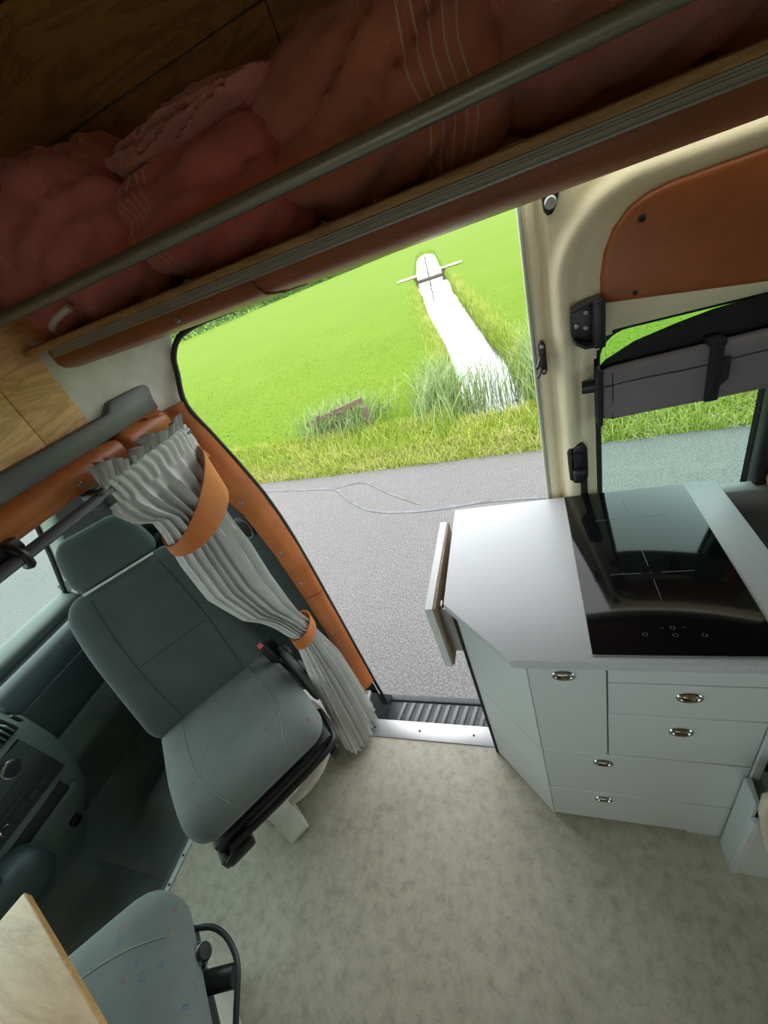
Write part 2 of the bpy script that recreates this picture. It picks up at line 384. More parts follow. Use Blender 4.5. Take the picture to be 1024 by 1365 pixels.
# entry step with ribbed tread
step = empty('door_step', (-.2, .92, -.30), 'black ribbed entry step tread beside the aluminium sill', 'step')
obj('tread_base', bx(-.84, .45, .775, 1.035, -.30, -.272, .006), 'tread_rubber', step)
obj('riser', bx(-.84, .45, .765, .78, -.28, -.001), 'black_plastic', step)
obj('side_cheek', prism([(.78, -.01), (.90, -.01), (1.03, -.25), (1.03, -.28), (.78, -.28)], -.85, -.81, 'x', .004), 'black_plastic', step)
rib0 = None
for k in range(26):
    x = -.79 + k * .044
    if rib0 is None:
        rib0 = obj('rib', prism([(x, .80), (x + .017, .80), (x + .067, 1.0), (x + .05, 1.0)], -.274, -.264, 'z', .002), 'tread_rib', step)
    else: dupe(rib0, step, (k * .044, 0, 0))
obj('front_lip', bx(-.84, .45, 1.008, 1.04, -.29, -.262, .006), 'tread_rubber', step)
obj('back_lip', bx(-.84, .45, .778, .795, -.276, -.264, .003), 'tread_rubber', step)
rivet(step, (-.81, .83, -.10), (1, 0, 0), .008, 'bolt', 'steel')

# ---- ceiling: wood panels
ceil = empty('ceiling', (0, 0, 1.7), 'dark varnished wood panel ceiling of the van', 'ceiling', kind='structure')
prof = [(.965, 1.66), (.905, 1.945), (.80, 2.055), (.30, 2.13), (-.40, 2.13), (-.96, 1.95)]
def cpanel(i, x0, x1, gap=.001):
    (ya, za), (yb, zb) = prof[i], prof[i + 1]; d = Vector((0, yb - ya, zb - za)); L = d.length; d.normalize(); nrm = Vector((0, d.z, -d.y))
    if nrm.z < 0 and abs(nrm.z) > .05: nrm = -nrm
    if i == 0: nrm = Vector((0, abs(nrm.y), abs(nrm.z)))
    a = Vector((0, ya, za)) + d * gap; c = Vector((0, yb, zb)) - d * gap
    t = B(); vs = []
    for x in (x0 + gap, x1 - gap):
        for p in (a, c):
            for n in (0, .012): vs.append(t.verts.new((x, p.y + nrm.y * n, p.z + nrm.z * n)))
    for f in ((0, 2, 3, 1), (4, 5, 7, 6), (0, 1, 5, 4), (2, 6, 7, 3), (0, 4, 6, 2), (1, 3, 7, 5)): t.faces.new([vs[q] for q in f])
    bmesh.ops.recalc_face_normals(t, faces=t.faces)
    bmesh.ops.bevel(t, geom=t.edges[:], offset=.0008, segments=1, affect='EDGES')
    obj('ceiling_panel', t, 'ceiling_wood', ceil)
for i, cuts in enumerate([(-2.0, -1.1, -.30, .55, 2.4), (-2.0, -.95, .05, 2.4), (-2.0, -.85, .25, 2.4)]):
    for a, c in zip(cuts, cuts[1:]): cpanel(i, a, c)
for a, c in ((-2.0, -.25), (-.25, 1.1), (1.1, 2.4)): cpanel(3, a, c)
cpanel(4, -2.0, 2.4)
obj('roof_skin', bx(-2.0, 2.45, -1.0, 1.0, 2.15, 2.19), 'painted_white', ceil)
obj('side_skin', prism([(.99, 1.60), (.99, 2.0), (.93, 2.16), (.97, 2.17), (1.03, 2.0), (1.03, 1.60)], -2.0, 2.45, 'x'), 'painted_white', ceil)
obj('side_skin', prism([(-.97, 1.5), (-.97, 2.0), (-.93, 2.16), (-.99, 2.17), (-1.03, 2.0), (-1.03, 1.5)], -2.0, 2.45, 'x'), 'painted_white', ceil)

# ---- left wall (behind the camera), mid window added for interior light, rear wall with windows
wl = empty('wall_left', (0, -.98, 0), 'painted side wall of the van opposite the sliding door', 'wall', kind='structure')
for (x0, x1, z0, z1) in ((-1.15, 2.45, -.1, .75), (-1.15, -.75, .75, 1.40), (.35, 2.45, .75, 1.40), (-1.15, 2.45, 1.40, 1.55), (-2.25, -1.15, -.1, .78), (-2.0, -1.15, 1.45, 1.6)):
    obj('wall_panel', bx(x0, x1, -1.01, -.96, z0, z1), 'shelf_wood', wl)
for x0, x1, z0, z1 in ((-2.1, -1.15, .78, 1.45), (-.75, .35, .75, 1.40)): obj('pane', bx(x0, x1, -.99, -.985, z0, z1), 'clear_glass', wl)
wr = empty('wall_rear', (2.43, 0, 0), 'rear doors of the van with two windows', 'wall', kind='structure')
for (y0, y1, z0, z1) in ((-1.0, 1.0, -.1, .8), (-1.0, 1.0, 1.5, 2.16), (-1.0, -.85, .8, 1.5), (-.06, .06, .8, 1.5), (.85, 1.0, .8, 1.5)):
    obj('wall_panel', bx(2.40, 2.45, y0, y1, z0, z1), 'painted_white', wr)
for y0, y1 in ((-.85, -.06), (.06, .85)): obj('pane', bx(2.42, 2.425, y0, y1, .8, 1.5), 'window_glass', wr)

# ---- right wall: behind the sliding door opening (rear) and the pillar / passenger door (front)
obj('wall_right', bx(.95, 2.45, .93, .99, -.1, 1.62), 'cream_inner', kind='structure', label='cream side wall of the van behind the bench', cat='wall')
wf = empty('wall_front', (-1.5, .95, 0), 'dark green plastic door and pillar lining beside the passenger seat', 'wall', kind='structure')
obj('door_card', prism([(-2.25, -.1), (-.91, -.1), (-.91, .86), (-1.05, .88), (-2.05, .80), (-2.25, .74)], .945, .985, 'y', .01), 'pillar_plastic', wf)
obj('armrest', xf(rbox((.55, .07, .08), (.03, .03, .03), 6), (-1.45, .92, .60)), 'dash_mid', wf)
pil = B()
secs = []
for z, y0, y1 in ((-.12, .915, .942), (.3, .918, .942), (.6, .920, .944), (.9, .910, .935), (1.164, .868, .895), (1.30, .85, .86), (1.42, .84, .845)):
    secs.append([(-1.06, y0 + .04, z), (-.95, y0, z), (-.875, y0, z), (-.825, y1 + .006, z), (-.815, y1 + .014, z), (-1.06, y1 + .05, z)])
obj('pillar_lining', loft(secs, True, True), 'pillar_plastic', wf)
obj('belt_slot', xf(rbox((.045, .014, .075), (.012, .005, .02), 5), (-.912, .893, .985)), 'black_plastic', wf)
obj('belt_slot_frame', tube([(-.912 + .026 * math.cos(a), .890, .985 + .042 * math.sin(a)) for a in np.linspace(0, 2 * math.pi, 20, endpoint=False)], .004, 6, None, True), 'dash_mid', wf)
obj('side_window', bx(-2.0, -1.06, .955, .96, .86, 1.42), 'window_glass', wf)
obj('window_post', prism([(-1.95, 1.40), (-1.02, 1.40), (-1.02, 1.50), (-1.75, 1.50)], .90, .97, 'y', .01), 'cream_inner', wf)

# black door seal around the opening's front edge
seal_pts = [(-.60, .905, 1.578), (-.70, .905, 1.575), (-.765, .900, 1.562), (-.795, .885, 1.53), (-.800, .868, 1.49), (-.800, .838, 1.42), (-.800, .866, 1.32), (-.800, .900, 1.20), (-.80, .934, 1.05), (-.800, .952, .84), (-.80, .955, .41), (-.80, .955, .0), (-.80, .957, -.2)]
obj('trim_4', tube(smooth_path(seal_pts, 5), .007, 8), 'black_rubber', kind='structure', label='black rubber door seal along the front edge of the opening', cat='seal')
# white painted corner above the pillar
t = loft([[(-.875, .60, 1.66), (-.85, .72, 1.63), (-.82, .85, 1.60), (-.79, .91, 1.585)],
          [(-.87, .62, 1.58), (-.85, .74, 1.56), (-.83, .83, 1.55), (-.795, .895, 1.55)],
          [(-.87, .62, 1.49), (-.85, .78, 1.49), (-.83, .84, 1.49), (-.805, .875, 1.49)],
          [(-.87, .62, 1.42), (-.85, .78, 1.42), (-.83, .82, 1.42), (-.81, .85, 1.42)]])
obj('trim_5', t, 'painted_white', kind='structure', label='off-white painted body corner above the leather pillar', cat='trim')

# leather-wrapped pillar
PZ = [1.430, 1.32, 1.20, 1.05, .84, .62, .40, .20, .012]
sec_o = list(zip([.832, .860, .893, .928, .946, .950, .948, .945, .948], PZ))
sec_i = list(zip([.780, .788, .815, .868, .895, .907, .913, .900, .868], PZ))
secs = []
for (yo, zo), (yi, zi) in zip(sec_o, sec_i):
    a = Vector((-.862, yi, zi)); c = Vector((-.798, yo, zo)); s = []
    nrm = Vector((.35, -.94, 0))
    for k in range(11):
        u = k / 10; bulge = .012 * (1 - (2 * u - 1) ** 4) + .006 * noise.noise(Vector((u * 3, zo * 5, 1)))
        s.append(a.lerp(c, u) + nrm * bulge)
    s += [c + Vector((-.01, .02, 0)), a + Vector((0, .02, 0))]
    secs.append(s)
fine = []
for i in range(len(secs) - 1):
    for k in range(4):
        u = k / 4; fine.append([p.lerp(q, u) for p, q in zip(secs[i], secs[i + 1])])
fine.append(secs[-1])
pl = obj('trim_6', loft(fine, True, True), 'leather', kind='structure', label='cognac brown leather padding wrapped on the door pillar', cat='padding')
for z in (1.24, 1.10, .86, .70, .40):
    yi, yo = (float(np.interp(z, PZ[::-1], [q[0] for q in ss][::-1])) for ss in (sec_i, sec_o)); rivet(pl, (-.862 + .022 + .35 * .013, yi + (yo - yi) * .34 - .94 * .013, z), (.35, -.94, 0), .006)
obj('stitch', tube([secs[5][k] + Vector((.001, -.002, 0)) for k in range(11)], .0022, 6), 'leather_dark', pl)
# folded leather collar where beam meets pillar
secs = []
for k in range(9):
    u = k / 8; y = .72 + u * .10
    secs.append([(-.80 - .05 * (1 - math.cos(a)) * .5 + .012 * math.sin(a * 3 + u * 4) - .03, y + .014 * math.sin(a * 2), 1.40 + .042 * math.cos(a) - u * .02) for a in np.linspace(-.3, 2.9, 10)])
obj('collar_fold', loft(secs), 'leather', pl)

# ---- beam between cab and living space
beam = obj('trim_7', prism([(-.95, 1.437), (.848, 1.437), (.862, 1.462), (.835, 1.502), (.69, 1.502), (.668, 1.482), (-.95, 1.482)], -.95, -.842, 'x', .006), 'beam_grey', kind='structure', label='grey plastic beam above the leather beam padding', cat='beam')
ply = empty('overhead_board', (-.87, 0, 1.47), 'pale plywood board above the grey beam', 'board')
obj('plywood_sheet', prism([(-.95, 1.475), (.531, 1.475), (.531, 1.70), (-.95, 1.70)], -.882, -.868, 'x', .0012), 'plywood', ply)
obj('plywood_sheet', prism([(.533, 1.475), (.672, 1.475), (.688, 1.498), (.805, 1.505), (.708, 1.592), (.675, 1.70), (.533, 1.70)], -.882, -.868, 'x', .0012), 'plywood', ply)
rivet(ply, (-.868, .765, 1.523), (1, 0, 0), .003, 'screw', 'black_plastic')
pad = empty('beam_padding', (-.86, 0, 1.38), 'cognac leather roll padding under the grey beam', 'padding')
for y0, y1 in ((-.95, .645), (.640, .80)):
    L = y1 - y0
    t = rbox((.085, L, .062), (.03, .02, .028), 14, lambda p: Vector((p.x, p.y, p.z + .003 * noise.noise(Vector((p.y * 9, p.z * 12, 3))))))
    obj('leather_pad', xf(t, (-.862, (y0 + y1) / 2, 1.410)), 'leather', pad)
for y in (-.2, .16, .503): rivet(pad, (-.822, y, 1.402), (1, 0, 0), .006)

# cab roof lining and windscreen
obj('ceiling_cab', prism([(-1.72, 1.50), (-.95, 1.53), (-.95, 1.60), (-2.0, 1.60), (-2.0, 1.50)], -1.0, .98, 'y'), 'dash_mid', kind='structure', label='grey cab roof lining', cat='ceiling')
obj('roof_front', prism([(-2.05, 1.58), (-1.98, 1.58), (-1.9, 2.19), (-1.97, 2.19)], -1.0, 1.0, 'y'), 'painted_white', kind='structure', label='front face of the high roof', cat='roof')
ws = empty('window_1', (-2.2, 0, .7), 'slanted windscreen of the van above the dashboard', 'window', kind='structure')
t = B(); vs = [t.verts.new(p) for p in ((-2.235, -.93, .69), (-2.235, .955, .69), (-1.74, .93, 1.52), (-1.74, -.93, 1.52))]; t.faces.new(vs)
obj('pane', t, 'windscreen_glass', ws)
obj('lower_frame', tube([(-2.235, -.95, .688), (-2.235, .96, .688)], .014, 8), 'black_rubber', ws)
for s in (1, -1):
    secs = []
    for (x, y, z) in ((-2.23, .975, .62), (-2.08, .985, .90), (-1.9, .98, 1.18), (-1.72, .945, 1.47)):
        secs.append([(x + dx, s * (y + dy), z) for dx, dy in ((-.03, -.03), (.05, -.035), (.12, 0), (.10, .05), (-.03, .05))])
    obj('corner_post', loft(secs, True, True), 'cream_inner', ws)
    obj('post_seal', tube([(-2.225, s * .945, .69), (-2.07, s * .95, .93), (-1.9, s * .945, 1.2), (-1.74, s * .915, 1.49)], .012, 8), 'black_rubber', ws)

# ---- header over the opening: leather padding, shelf, aluminium track
hd = obj('trim_8', prism([(.630, 1.6268), (.630, 1.600), (.640, 1.588), (.665, 1.583), (.895, 1.573), (.925, 1.585), (.93, 1.6268)], -.835, 1.6, 'x', .006), 'header_leather_shaded', kind='structure', label='brown leather padding darkened for shade along the top of the door opening', cat='padding')
obj('seam', tube([(-.36, .629, 1.61), (-.357, .629, 1.598), (-.352, .638, 1.588), (-.335, .665, 1.582), (-.33, .75, 1.579)], .002, 6), 'leather_dark', hd)
for x in (-.52,): rivet(hd, (x, .630, 1.598), (0, -1, 0), .005)
tr = empty('curtain_track', (0, .62, 1.61), 'aluminium curtain track along the edge of the overhead shelf', 'track')
obj('track_body', prism([(.612, 1.6135), (.63, 1.6135), (.63, 1.6265), (.612, 1.6265)], -.80, 1.6, 'x'), 'rail_grey', tr)
obj('lower_flange', bx(-.80, 1.6, .609, .63, 1.6115, 1.6137), 'aluminium', tr)
obj('groove', bx(-.80, 1.6, .6115, .62, 1.6202, 1.6206), 'dark_gap', tr)
obj('groove', bx(-.80, 1.6, .6115, .62, 1.6232, 1.6236), 'dark_gap', tr)
sh = empty('overhead_shelf', (0, .78, 1.627), 'wooden overhead shelf holding pink towels', 'shelf')
obj('shelf_board', bx(-1.5, 1.6, .632, .955, 1.628, 1.64, .001), 'shelf_wood', sh)
obj('front_lip', bx(-1.5, 1.6, .612, .632, 1.6268, 1.6375, .002), 'shelf_wood', sh)
rl = empty('shelf_rail', (0, .60, 1.68), 'grey metal tube rail in front of the pink towels', 'rail')
obj('rail_tube', tube([(-1.6, .60, 1.692), (1.7, .60, 1.692)], .0105, 20), 'tube_grey', rl)
for x in (-1.3, 1.2): obj('rail_post', tube([(x, .60, 1.692), (x, .622, 1.637)], .006, 8), 'tube_grey', rl)

# ================================================================== SLIDING DOOR (half open)
door = empty('door_1', (.6, 1.1, -.15), 'cream textured sliding van door standing half open', 'door', kind='structure')
def rr_sdf(x, z, x0, x1, z0, z1, r):
    cx, cz, hx, hz = (x0 + x1) / 2, (z0 + z1) / 2, (x1 - x0) / 2 - r, (z1 - z0) / 2 - r
    qx, qz = abs(x - cx) - hx, abs(z - cz) - hz
    return math.hypot(max(qx, 0), max(qz, 0)) + min(max(qx, qz), 0) - r
WX0, WX1, WZ0, WZ1, WR = .168, .540, .66, 1.272, .075
def sst(a, b, x):
    t = max(0, min(1, (x - a) / (b - a))); return t * t * (3 - 2 * t)
def door_y(x, z):
    d = -rr_sdf(x, z, .072, 1.30, -.6, 1.578, .19)
    h = .012 * sst(.052, .040, x) * -1 if False else 0.0
    h += .010 * sst(.036, .046, x)                                   # outer flange step
    h -= .008 * sst(.060, .068, x) * sst(.082, .074, x)
    h += .026 * sst(-.004, .026, d) - .017 * sst(.034, .062, d)      # pressed ridge and recess
    dw = rr_sdf(x, z, WX0, WX1, WZ0, WZ1, WR)
    h -= .020 * sst(.03, -.005, dw)
    return 1.108 - h
t = B(); NX, NZ = 150, 190; X0, X1, Z0, Z1 = .030, 1.25, -.15, 1.72
vx = [X0 + (X1 - X0) * (k / NX) ** 1.25 for k in range(NX + 1)]; vz = [Z0 + (Z1 - Z0) * k / NZ for k in range(NZ + 1)]
G = [[None] * (NZ + 1) for _ in range(NX + 1)]
for i, x in enumerate(vx):
    for k, z in enumerate(vz): G[i][k] = t.verts.new((x, door_y(x, z), z))
for i in range(NX):
    for k in range(NZ):
        if rr_sdf((vx[i] + vx[i + 1]) / 2, (vz[k] + vz[k + 1]) / 2, WX0, WX1, WZ0, WZ1, WR) > 0: t.faces.new((G[i][k], G[i + 1][k], G[i + 1][k + 1], G[i][k + 1]))
for v in [v for v in t.verts if not v.link_faces]: t.verts.remove(v)
obj('door_skin', t, 'cream_paint', door, angle=60)
# outer sheet, edges
t = bx(.028, .042, 1.104, 1.17, -.15, 1.72, .003); bx(.03, WX0 - .01, 1.155, 1.17, -.15, 1.72, 0, 2, t)
bx(WX1 + .01, 1.25, 1.155, 1.17, -.15, 1.72, 0, 2, t); bx(WX0 - .02, WX1 + .02, 1.155, 1.17, -.15, WZ0 + .005, 0, 2, t); bx(WX0 - .02, WX1 + .02, 1.155, 1.17, WZ1 - .005, 1.72, 0, 2, t)
obj('outer_sheet', t, 'cream_paint', door)
obj('edge_strip', tube([(.032, 1.102, -.15), (.032, 1.102, 1.72)], .005, 8), 'cream_inner', door)
def rr_path(x0, x1, z0, z1, r, y, n=8):
    pts = []
    for cx, cz, a0 in ((x1 - r, z1 - r, 0), (x0 + r, z1 - r, 90), (x0 + r, z0 + r, 180), (x1 - r, z0 + r, 270)):
        for k in range(n + 1): a = math.radians(a0 + 90 * k / n); pts.append((cx + r * math.cos(a), y, cz + r * math.sin(a)))
    return pts
obj('window_seal', tube(rr_path(WX0, WX1, WZ0, WZ1, WR, 1.128), .016, 8, None, True), 'black_rubber', door)
obj('window_pane', prism([(p[0], p[2]) for p in rr_path(WX0 - .005, WX1 + .005, WZ0 - .005, WZ1 + .005, WR, 0)], 1.140, 1.144, 'y'), 'window_glass', door)
obj('leather_panel', prism([(.180, 1.338), (.180, 1.39), (.187, 1.435), (.205, 1.475), (.232, 1.503), (.262, 1.516), (.30, 1.522), (.45, 1.524), (.80, 1.52), (.80, 1.262), (.50, 1.294)], 1.070, 1.106, 'y', .012, 4), 'door_leather_shaded', door)
for p in ((.252, 1.070, 1.478),): rivet(door, p, (0, -1, 0), .007, 'rivet', 'dark_gap')
rivet(door, (.243, 1.069, 1.345), (0, -1, 0), .005, 'rivet', 'dark_gap')
# leather side trim right of the window
obj('leather_panel', xf(rbox((.22, .05, .42), (.03, .024, .04), 8), (.685, 1.035, .985), (0, math.radians(14), 0)), 'door_leather_shaded', door)
obj('window_mullion', bx(.526, .66, 1.062, 1.11, .66, 1.28, .008), 'black_plastic', door)
# corner stop plate
cp = obj('stop_plate', prism([(.078, 1.545), (.084, 1.535), (.094, 1.535), (.103, 1.548), (.120, 1.60), (.074, 1.60)], 1.083, 1.100, 'y', .003), 'black_plastic', door)
obj('screw', lathe([(.012, 0), (.012, .003), (.009, .006), (.0045, .006), (.004, .003)], (.0915, 1.083, 1.556), (0, -1, 0), 16), 'steel', cp)
# round guide bracket
br = obj('guide_bracket', prism([(.118, 1.345), (.112, 1.325), (.112, 1.295), (.120, 1.272), (.140, 1.258), (.178, 1.258), (.178, 1.352), (.150, 1.354)], 1.076, 1.092, 'y', .003), 'black_plastic', door)
obj('bracket_lip', prism([(.158, 1.256), (.181, 1.256), (.181, 1.356), (.158, 1.356)], 1.030, 1.085, 'y', .004), 'black_plastic', br)
obj('bracket_lip', prism([(.118, 1.340), (.150, 1.350), (.180, 1.352), (.180, 1.358), (.150, 1.357), (.116, 1.347)], 1.045, 1.085, 'y', .002), 'black_plastic', br)
obj('bracket_lip', prism([(.118, 1.272), (.140, 1.256), (.180, 1.254), (.180, 1.262), (.142, 1.264), (.122, 1.278)], 1.045, 1.085, 'y', .002), 'black_plastic', br)
for p in ((.128, 1.305), (.148, 1.330), (.147, 1.296)): obj('screw', lathe([(.0065, 0), (.0065, .002), (.004, .005), (.0015, .005), (.001, .002)], (p[0], 1.076, p[1]), (0, -1, 0), 12), 'steel', br)
# contact plug
pg = obj('contact_plug', prism([(.042, 1.278), (.047, 1.288), (.054, 1.288), (.059, 1.278), (.059, 1.215), (.054, 1.205), (.047, 1.205), (.042, 1.215)], 1.080, 1.098, 'y', .003), 'black_plastic', door)
obj('contact_pin', cyl((.050, 1.085, 1.250), (.034, 1.040, 1.240), .008, 10, None, .003), 'black_plastic', pg)
obj('contact_pin', cyl((.050, 1.085, 1.226), (.034, 1.045, 1.215), .003, 8), 'black_plastic', pg)
for z in (1.276, 1.216): obj('screw', lathe([(.005, 0), (.004, .003), (.001, .003)], (.050, 1.080, z), (0, -1, 0), 10), 'steel', pg)
# inner lock
lk = obj('lock_plate', prism([(.089, .975), (.094, .992), (.130, .996), (.141, .978), (.140, .885), (.129, .868), (.100, .868), (.091, .885)], 1.072, 1.096, 'y', .005), 'black_plastic', door)
obj('lock_lever', xf(rbox((.032, .022, .034), (.007, .006, .007), 4), (.116, 1.064, .905)), 'black_plastic', lk)
obj('lock_button', cyl((.113, 1.073, .962), (.113, 1.066, .962), .013, 16), 'black_plastic', lk)
obj('lock_stem', bx(.115, .138, 1.08, 1.096, .70, .875, .003), 'black_plastic', lk)

# rolled-up blind on the door window
bl = empty('rolled_blind', (.55, 1.06, 1.05), 'rolled grey fabric blind with black strap across the door window', 'blind')
sl = .03
t = rbox((.80, .038, .135), (.012, .017, .02), 16, lambda p: Vector((p.x, p.y + .004 * noise.noise(Vector((p.x * 9, p.z * 14, 2))), p.z + p.x * sl + .003 * noise.noise(Vector((p.x * 6, 1, 2))))))
obj('fabric_roll', xf(t, (.575, 1.072, 1.138)), 'blind_fabric', bl)
for z in (1.165,): obj('fold_line', tube([(.18 + .04 * k, 1.0525, z + .002 * math.sin(k) + (.18 + .04 * k - .575) * sl) for k in range(20)], .0016, 5), 'strap_black', bl)
obj('end_hem', bx(.163, .176, 1.049, 1.093, 1.050, 1.196, .004), 'strap_black', bl)
obj('hem_line', tube([(.198, 1.0525, 1.065), (.198, 1.0525, 1.185)], .0015, 5), 'strap_black', bl)
sb = obj('strap', bx(.386, .412, 1.045, 1.055, 1.070, 1.205, .002), 'strap_black', bl)
obj('strap_tail', prism([(.405, 1.10), (.425, 1.12), (.425, 1.17), (.412, 1.17)], 1.042, 1.049, 'y', .001), 'strap_black', sb)
obj('strap_top', bx(.384, .414, 1.043, 1.10, 1.196, 1.212, .003), 'strap_black', sb)
obj('black_header', prism([(.172, 1.185), (.19, 1.203), (.25, 1.232), (.33, 1.250), (.40, 1.262), (.60, 1.275), (.60, 1.17), (.2, 1.16)], 1.092, 1.104, 'y', .003), 'strap_black', bl)
obj('pole_end', cyl((.135, 1.085, 1.15), (.165, 1.08, 1.15), .016, 12), 'black_plastic', bl)

# ================================================================== KITCHEN UNIT
kit = empty('kitchen_unit', (.15, .8, 0), 'white kitchen cabinet with chrome ring pulls and angled corner', 'cabinet')
FY = .522
obj('carcass', prism([(-.058, FY + .012), (.372, FY + .012), (.372, 1.055), (-.226, 1.055), (-.226, .692)], .0, .793, 'z'), 'raw_board', kit)
TH = .012
def front(x0, x1, z0, z1, name):
    return obj(name, bx(x0, x1, FY - TH + .012, FY + .012, z0, z1, .0015, 1), 'cabinet_white', kit)
def ring_pull(parent, x, z):
    y = FY - TH + .012; d = (0, -1, 0)
    def oval(r, k=0.62): return [(x + r * math.cos(a), y - .0025, z + r * k * math.sin(a)) for a in np.linspace(0, 2 * math.pi, 28, endpoint=False)]
    rp = obj('ring_pull', tube(oval(.0200), .0036, 8, None, True), 'chrome', parent)
    t = B(); vs = [t.verts.new(p) for p in [(q[0], y - .001, q[2]) for q in oval(.0195)]]; t.faces.new(vs); obj('pull_cup', t, 'dash_black', rp)
    obj('pull_bar', xf(rbox((.024, .004, .007), (.003, .0018, .003), 3), (x, y - .004, z + .004)), 'chrome', rp)
p = front(.089, .368, .748, .796, 'front_rail')
p = front(-.062, .086, .436, .796, 'cupboard_door'); ring_pull(p, .006, .772)
p = front(.089, .368, .628, .745, 'drawer'); ring_pull(p, .230, .708)
p = front(.089, .368, .438, .625, 'drawer'); ring_pull(p, .226, .573)
p = front(-.062, .368, .208, .434, 'drawer'); ring_pull(p, .075, .394)
p = front(-.062, .363, .022, .205, 'drawer'); ring_pull(p, .074, .172)
obj('plinth', bx(.285, .368, FY + .004, FY + .012, 0, .022), 'cabinet_white', kit)
obj('side_panel', bx(.370, .388, FY - .004, 1.055, 0, .795, .001, 1), 'cabinet_white', kit)
# angled corner panels
a0, a1 = Vector((-.066, FY + .0, 0)), Vector((-.236, .688, 0)); ad = (a1 - a0).normalized(); an = Vector((-ad.y, ad.x, 0)); an = an if an.y < 0 else -an
for z0, z1 in ((.438, .796), (.208, .434), (.012, .205)):
    P = [a0, a1, a1 - an * .012, a0 - an * .012]
    obj('corner_panel', prism([(q.x, q.y) for q in P], z0, z1, 'z', .001, 1), 'cabinet_white', kit)
obj('side_panel', bx(-.242, -.228, .70, 1.055, 0, .795, .001, 1), 'cabinet_white', kit)
obj('edge_seal', bx(-.246, -.238, .690, .700, .0, .795), 'dark_gap', kit)

wt = obj('worktop', prism([(-.092, .517), (-.254, .678), (-.260, 1.078), (.446, 1.078), (.446, .517)], .797, .823, 'z', .003, 3), 'worktop_laminate', label='white speckled laminate worktop with cut corner on the kitchen cabinet', cat='worktop')
hob = empty('induction_hob', (.22, .80, .823), 'black glass induction hob set in the white worktop', 'hob')
obj('glass_plate', prism([(.064, .533), (.366, .533), (.371, 1.072), (.073, 1.072)], .8235, .8275, 'z', .0015, 2), 'hob_glass', hob)
obj('bevel_frame', tube([(.0635, .5325, .8255), (.3665, .5325, .8255), (.3715, 1.0725, .8255), (.0725, 1.0725, .8255)], .0012, 6, None, True), 'steel', hob)
Zp = .8277
for cx, cy, L in ((.215, .745, .062), (.217, .945, .062)):
    for ang in (0, 90, 180, 270):
        d = Vector((math.cos(math.radians(ang)), math.sin(math.radians(ang)), 0)); c0 = Vector((cx, cy, Zp))
        n = Vector((-d.y, d.x, 0)) * .0006
        t = B(); q = [c0 + d * .02 + n, c0 + d * .02 - n, c0 + d * (.02 + L) - n, c0 + d * (.02 + L) + n]; t.faces.new([t.verts.new(v) for v in q]); obj('zone_mark', t, 'hob_print', hob)
    t = B(); t.faces.new([t.verts.new((cx + .0015 * math.cos(a), cy + .0015 * math.sin(a), Zp)) for a in np.linspace(0, 2 * math.pi, 10, endpoint=False)]); obj('zone_dot', t, 'hob_print', hob)
for (x, y) in ((.215, .595), (.215, .578), (.165, .580), (.262, .578)):
    obj('touch_mark', tube([(x + .004 * math.cos(a), y + .004 * math.sin(a), Zp - .0003) for a in np.linspace(0, 2 * math.pi, 14, endpoint=False)], .0005, 4, None, True), 'hob_print', hob)
for dx in (-.018, .018):
    t = B(); t.faces.new([t.verts.new(v) for v in ((.215 + dx - .003, .5945, Zp), (.215 + dx + .003, .5945, Zp), (.215 + dx + .003, .5955, Zp), (.215 + dx - .003, .5955, Zp))]); obj('touch_mark', t, 'hob_print', hob)

lf = empty('folding_leaf', (-.29, .85, .55), 'white folding worktop leaf hanging down beside the kitchen cabinet', 'leaf')
obj('leaf_board', bx(-.305, -.283, .668, 1.03, .565, .815, .0015, 1), 'white_edge', lf)
obj('raw_back', bx(-.283, -.277, .673, 1.03, .57, .812, .0), 'raw_board', lf)
hg = obj('hinge_arm', bx(-.276, -.268, .70, .722, .60, .79, .002), 'steel', lf)
obj('hinge_plate', bx(-.277, -.248, .697, .705, .60, .78, .002), 'aluminium', lf)
for z in (.62, .69, .76): rivet(hg, (-.268, .711, z), (1, 0, 0), .005, 'screw', 'steel')

# ================================================================== BENCH parts seen past the kitchen unit
bn = empty('bench', (.9, .75, 0), 'grey upholstered bench behind the kitchen cabinet', 'bench')
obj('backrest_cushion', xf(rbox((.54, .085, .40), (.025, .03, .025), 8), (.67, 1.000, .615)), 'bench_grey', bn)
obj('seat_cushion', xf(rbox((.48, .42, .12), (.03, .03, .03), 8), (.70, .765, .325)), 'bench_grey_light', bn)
obj('bench_base', bx(.46, .94, .56, .97, 0, .262, .003), 'cabinet_white', bn)
obj('cushion_seam', tube([(.46, .958, .44), (.93, .958, .44)], .003, 6), 'seam_dark', bn)
obj('trim_9', bx(.395, 1.30, 1.045, 1.085, .770, .800, .002), 'white_edge', kind='structure', label='white ledge below the door window', cat='ledge')
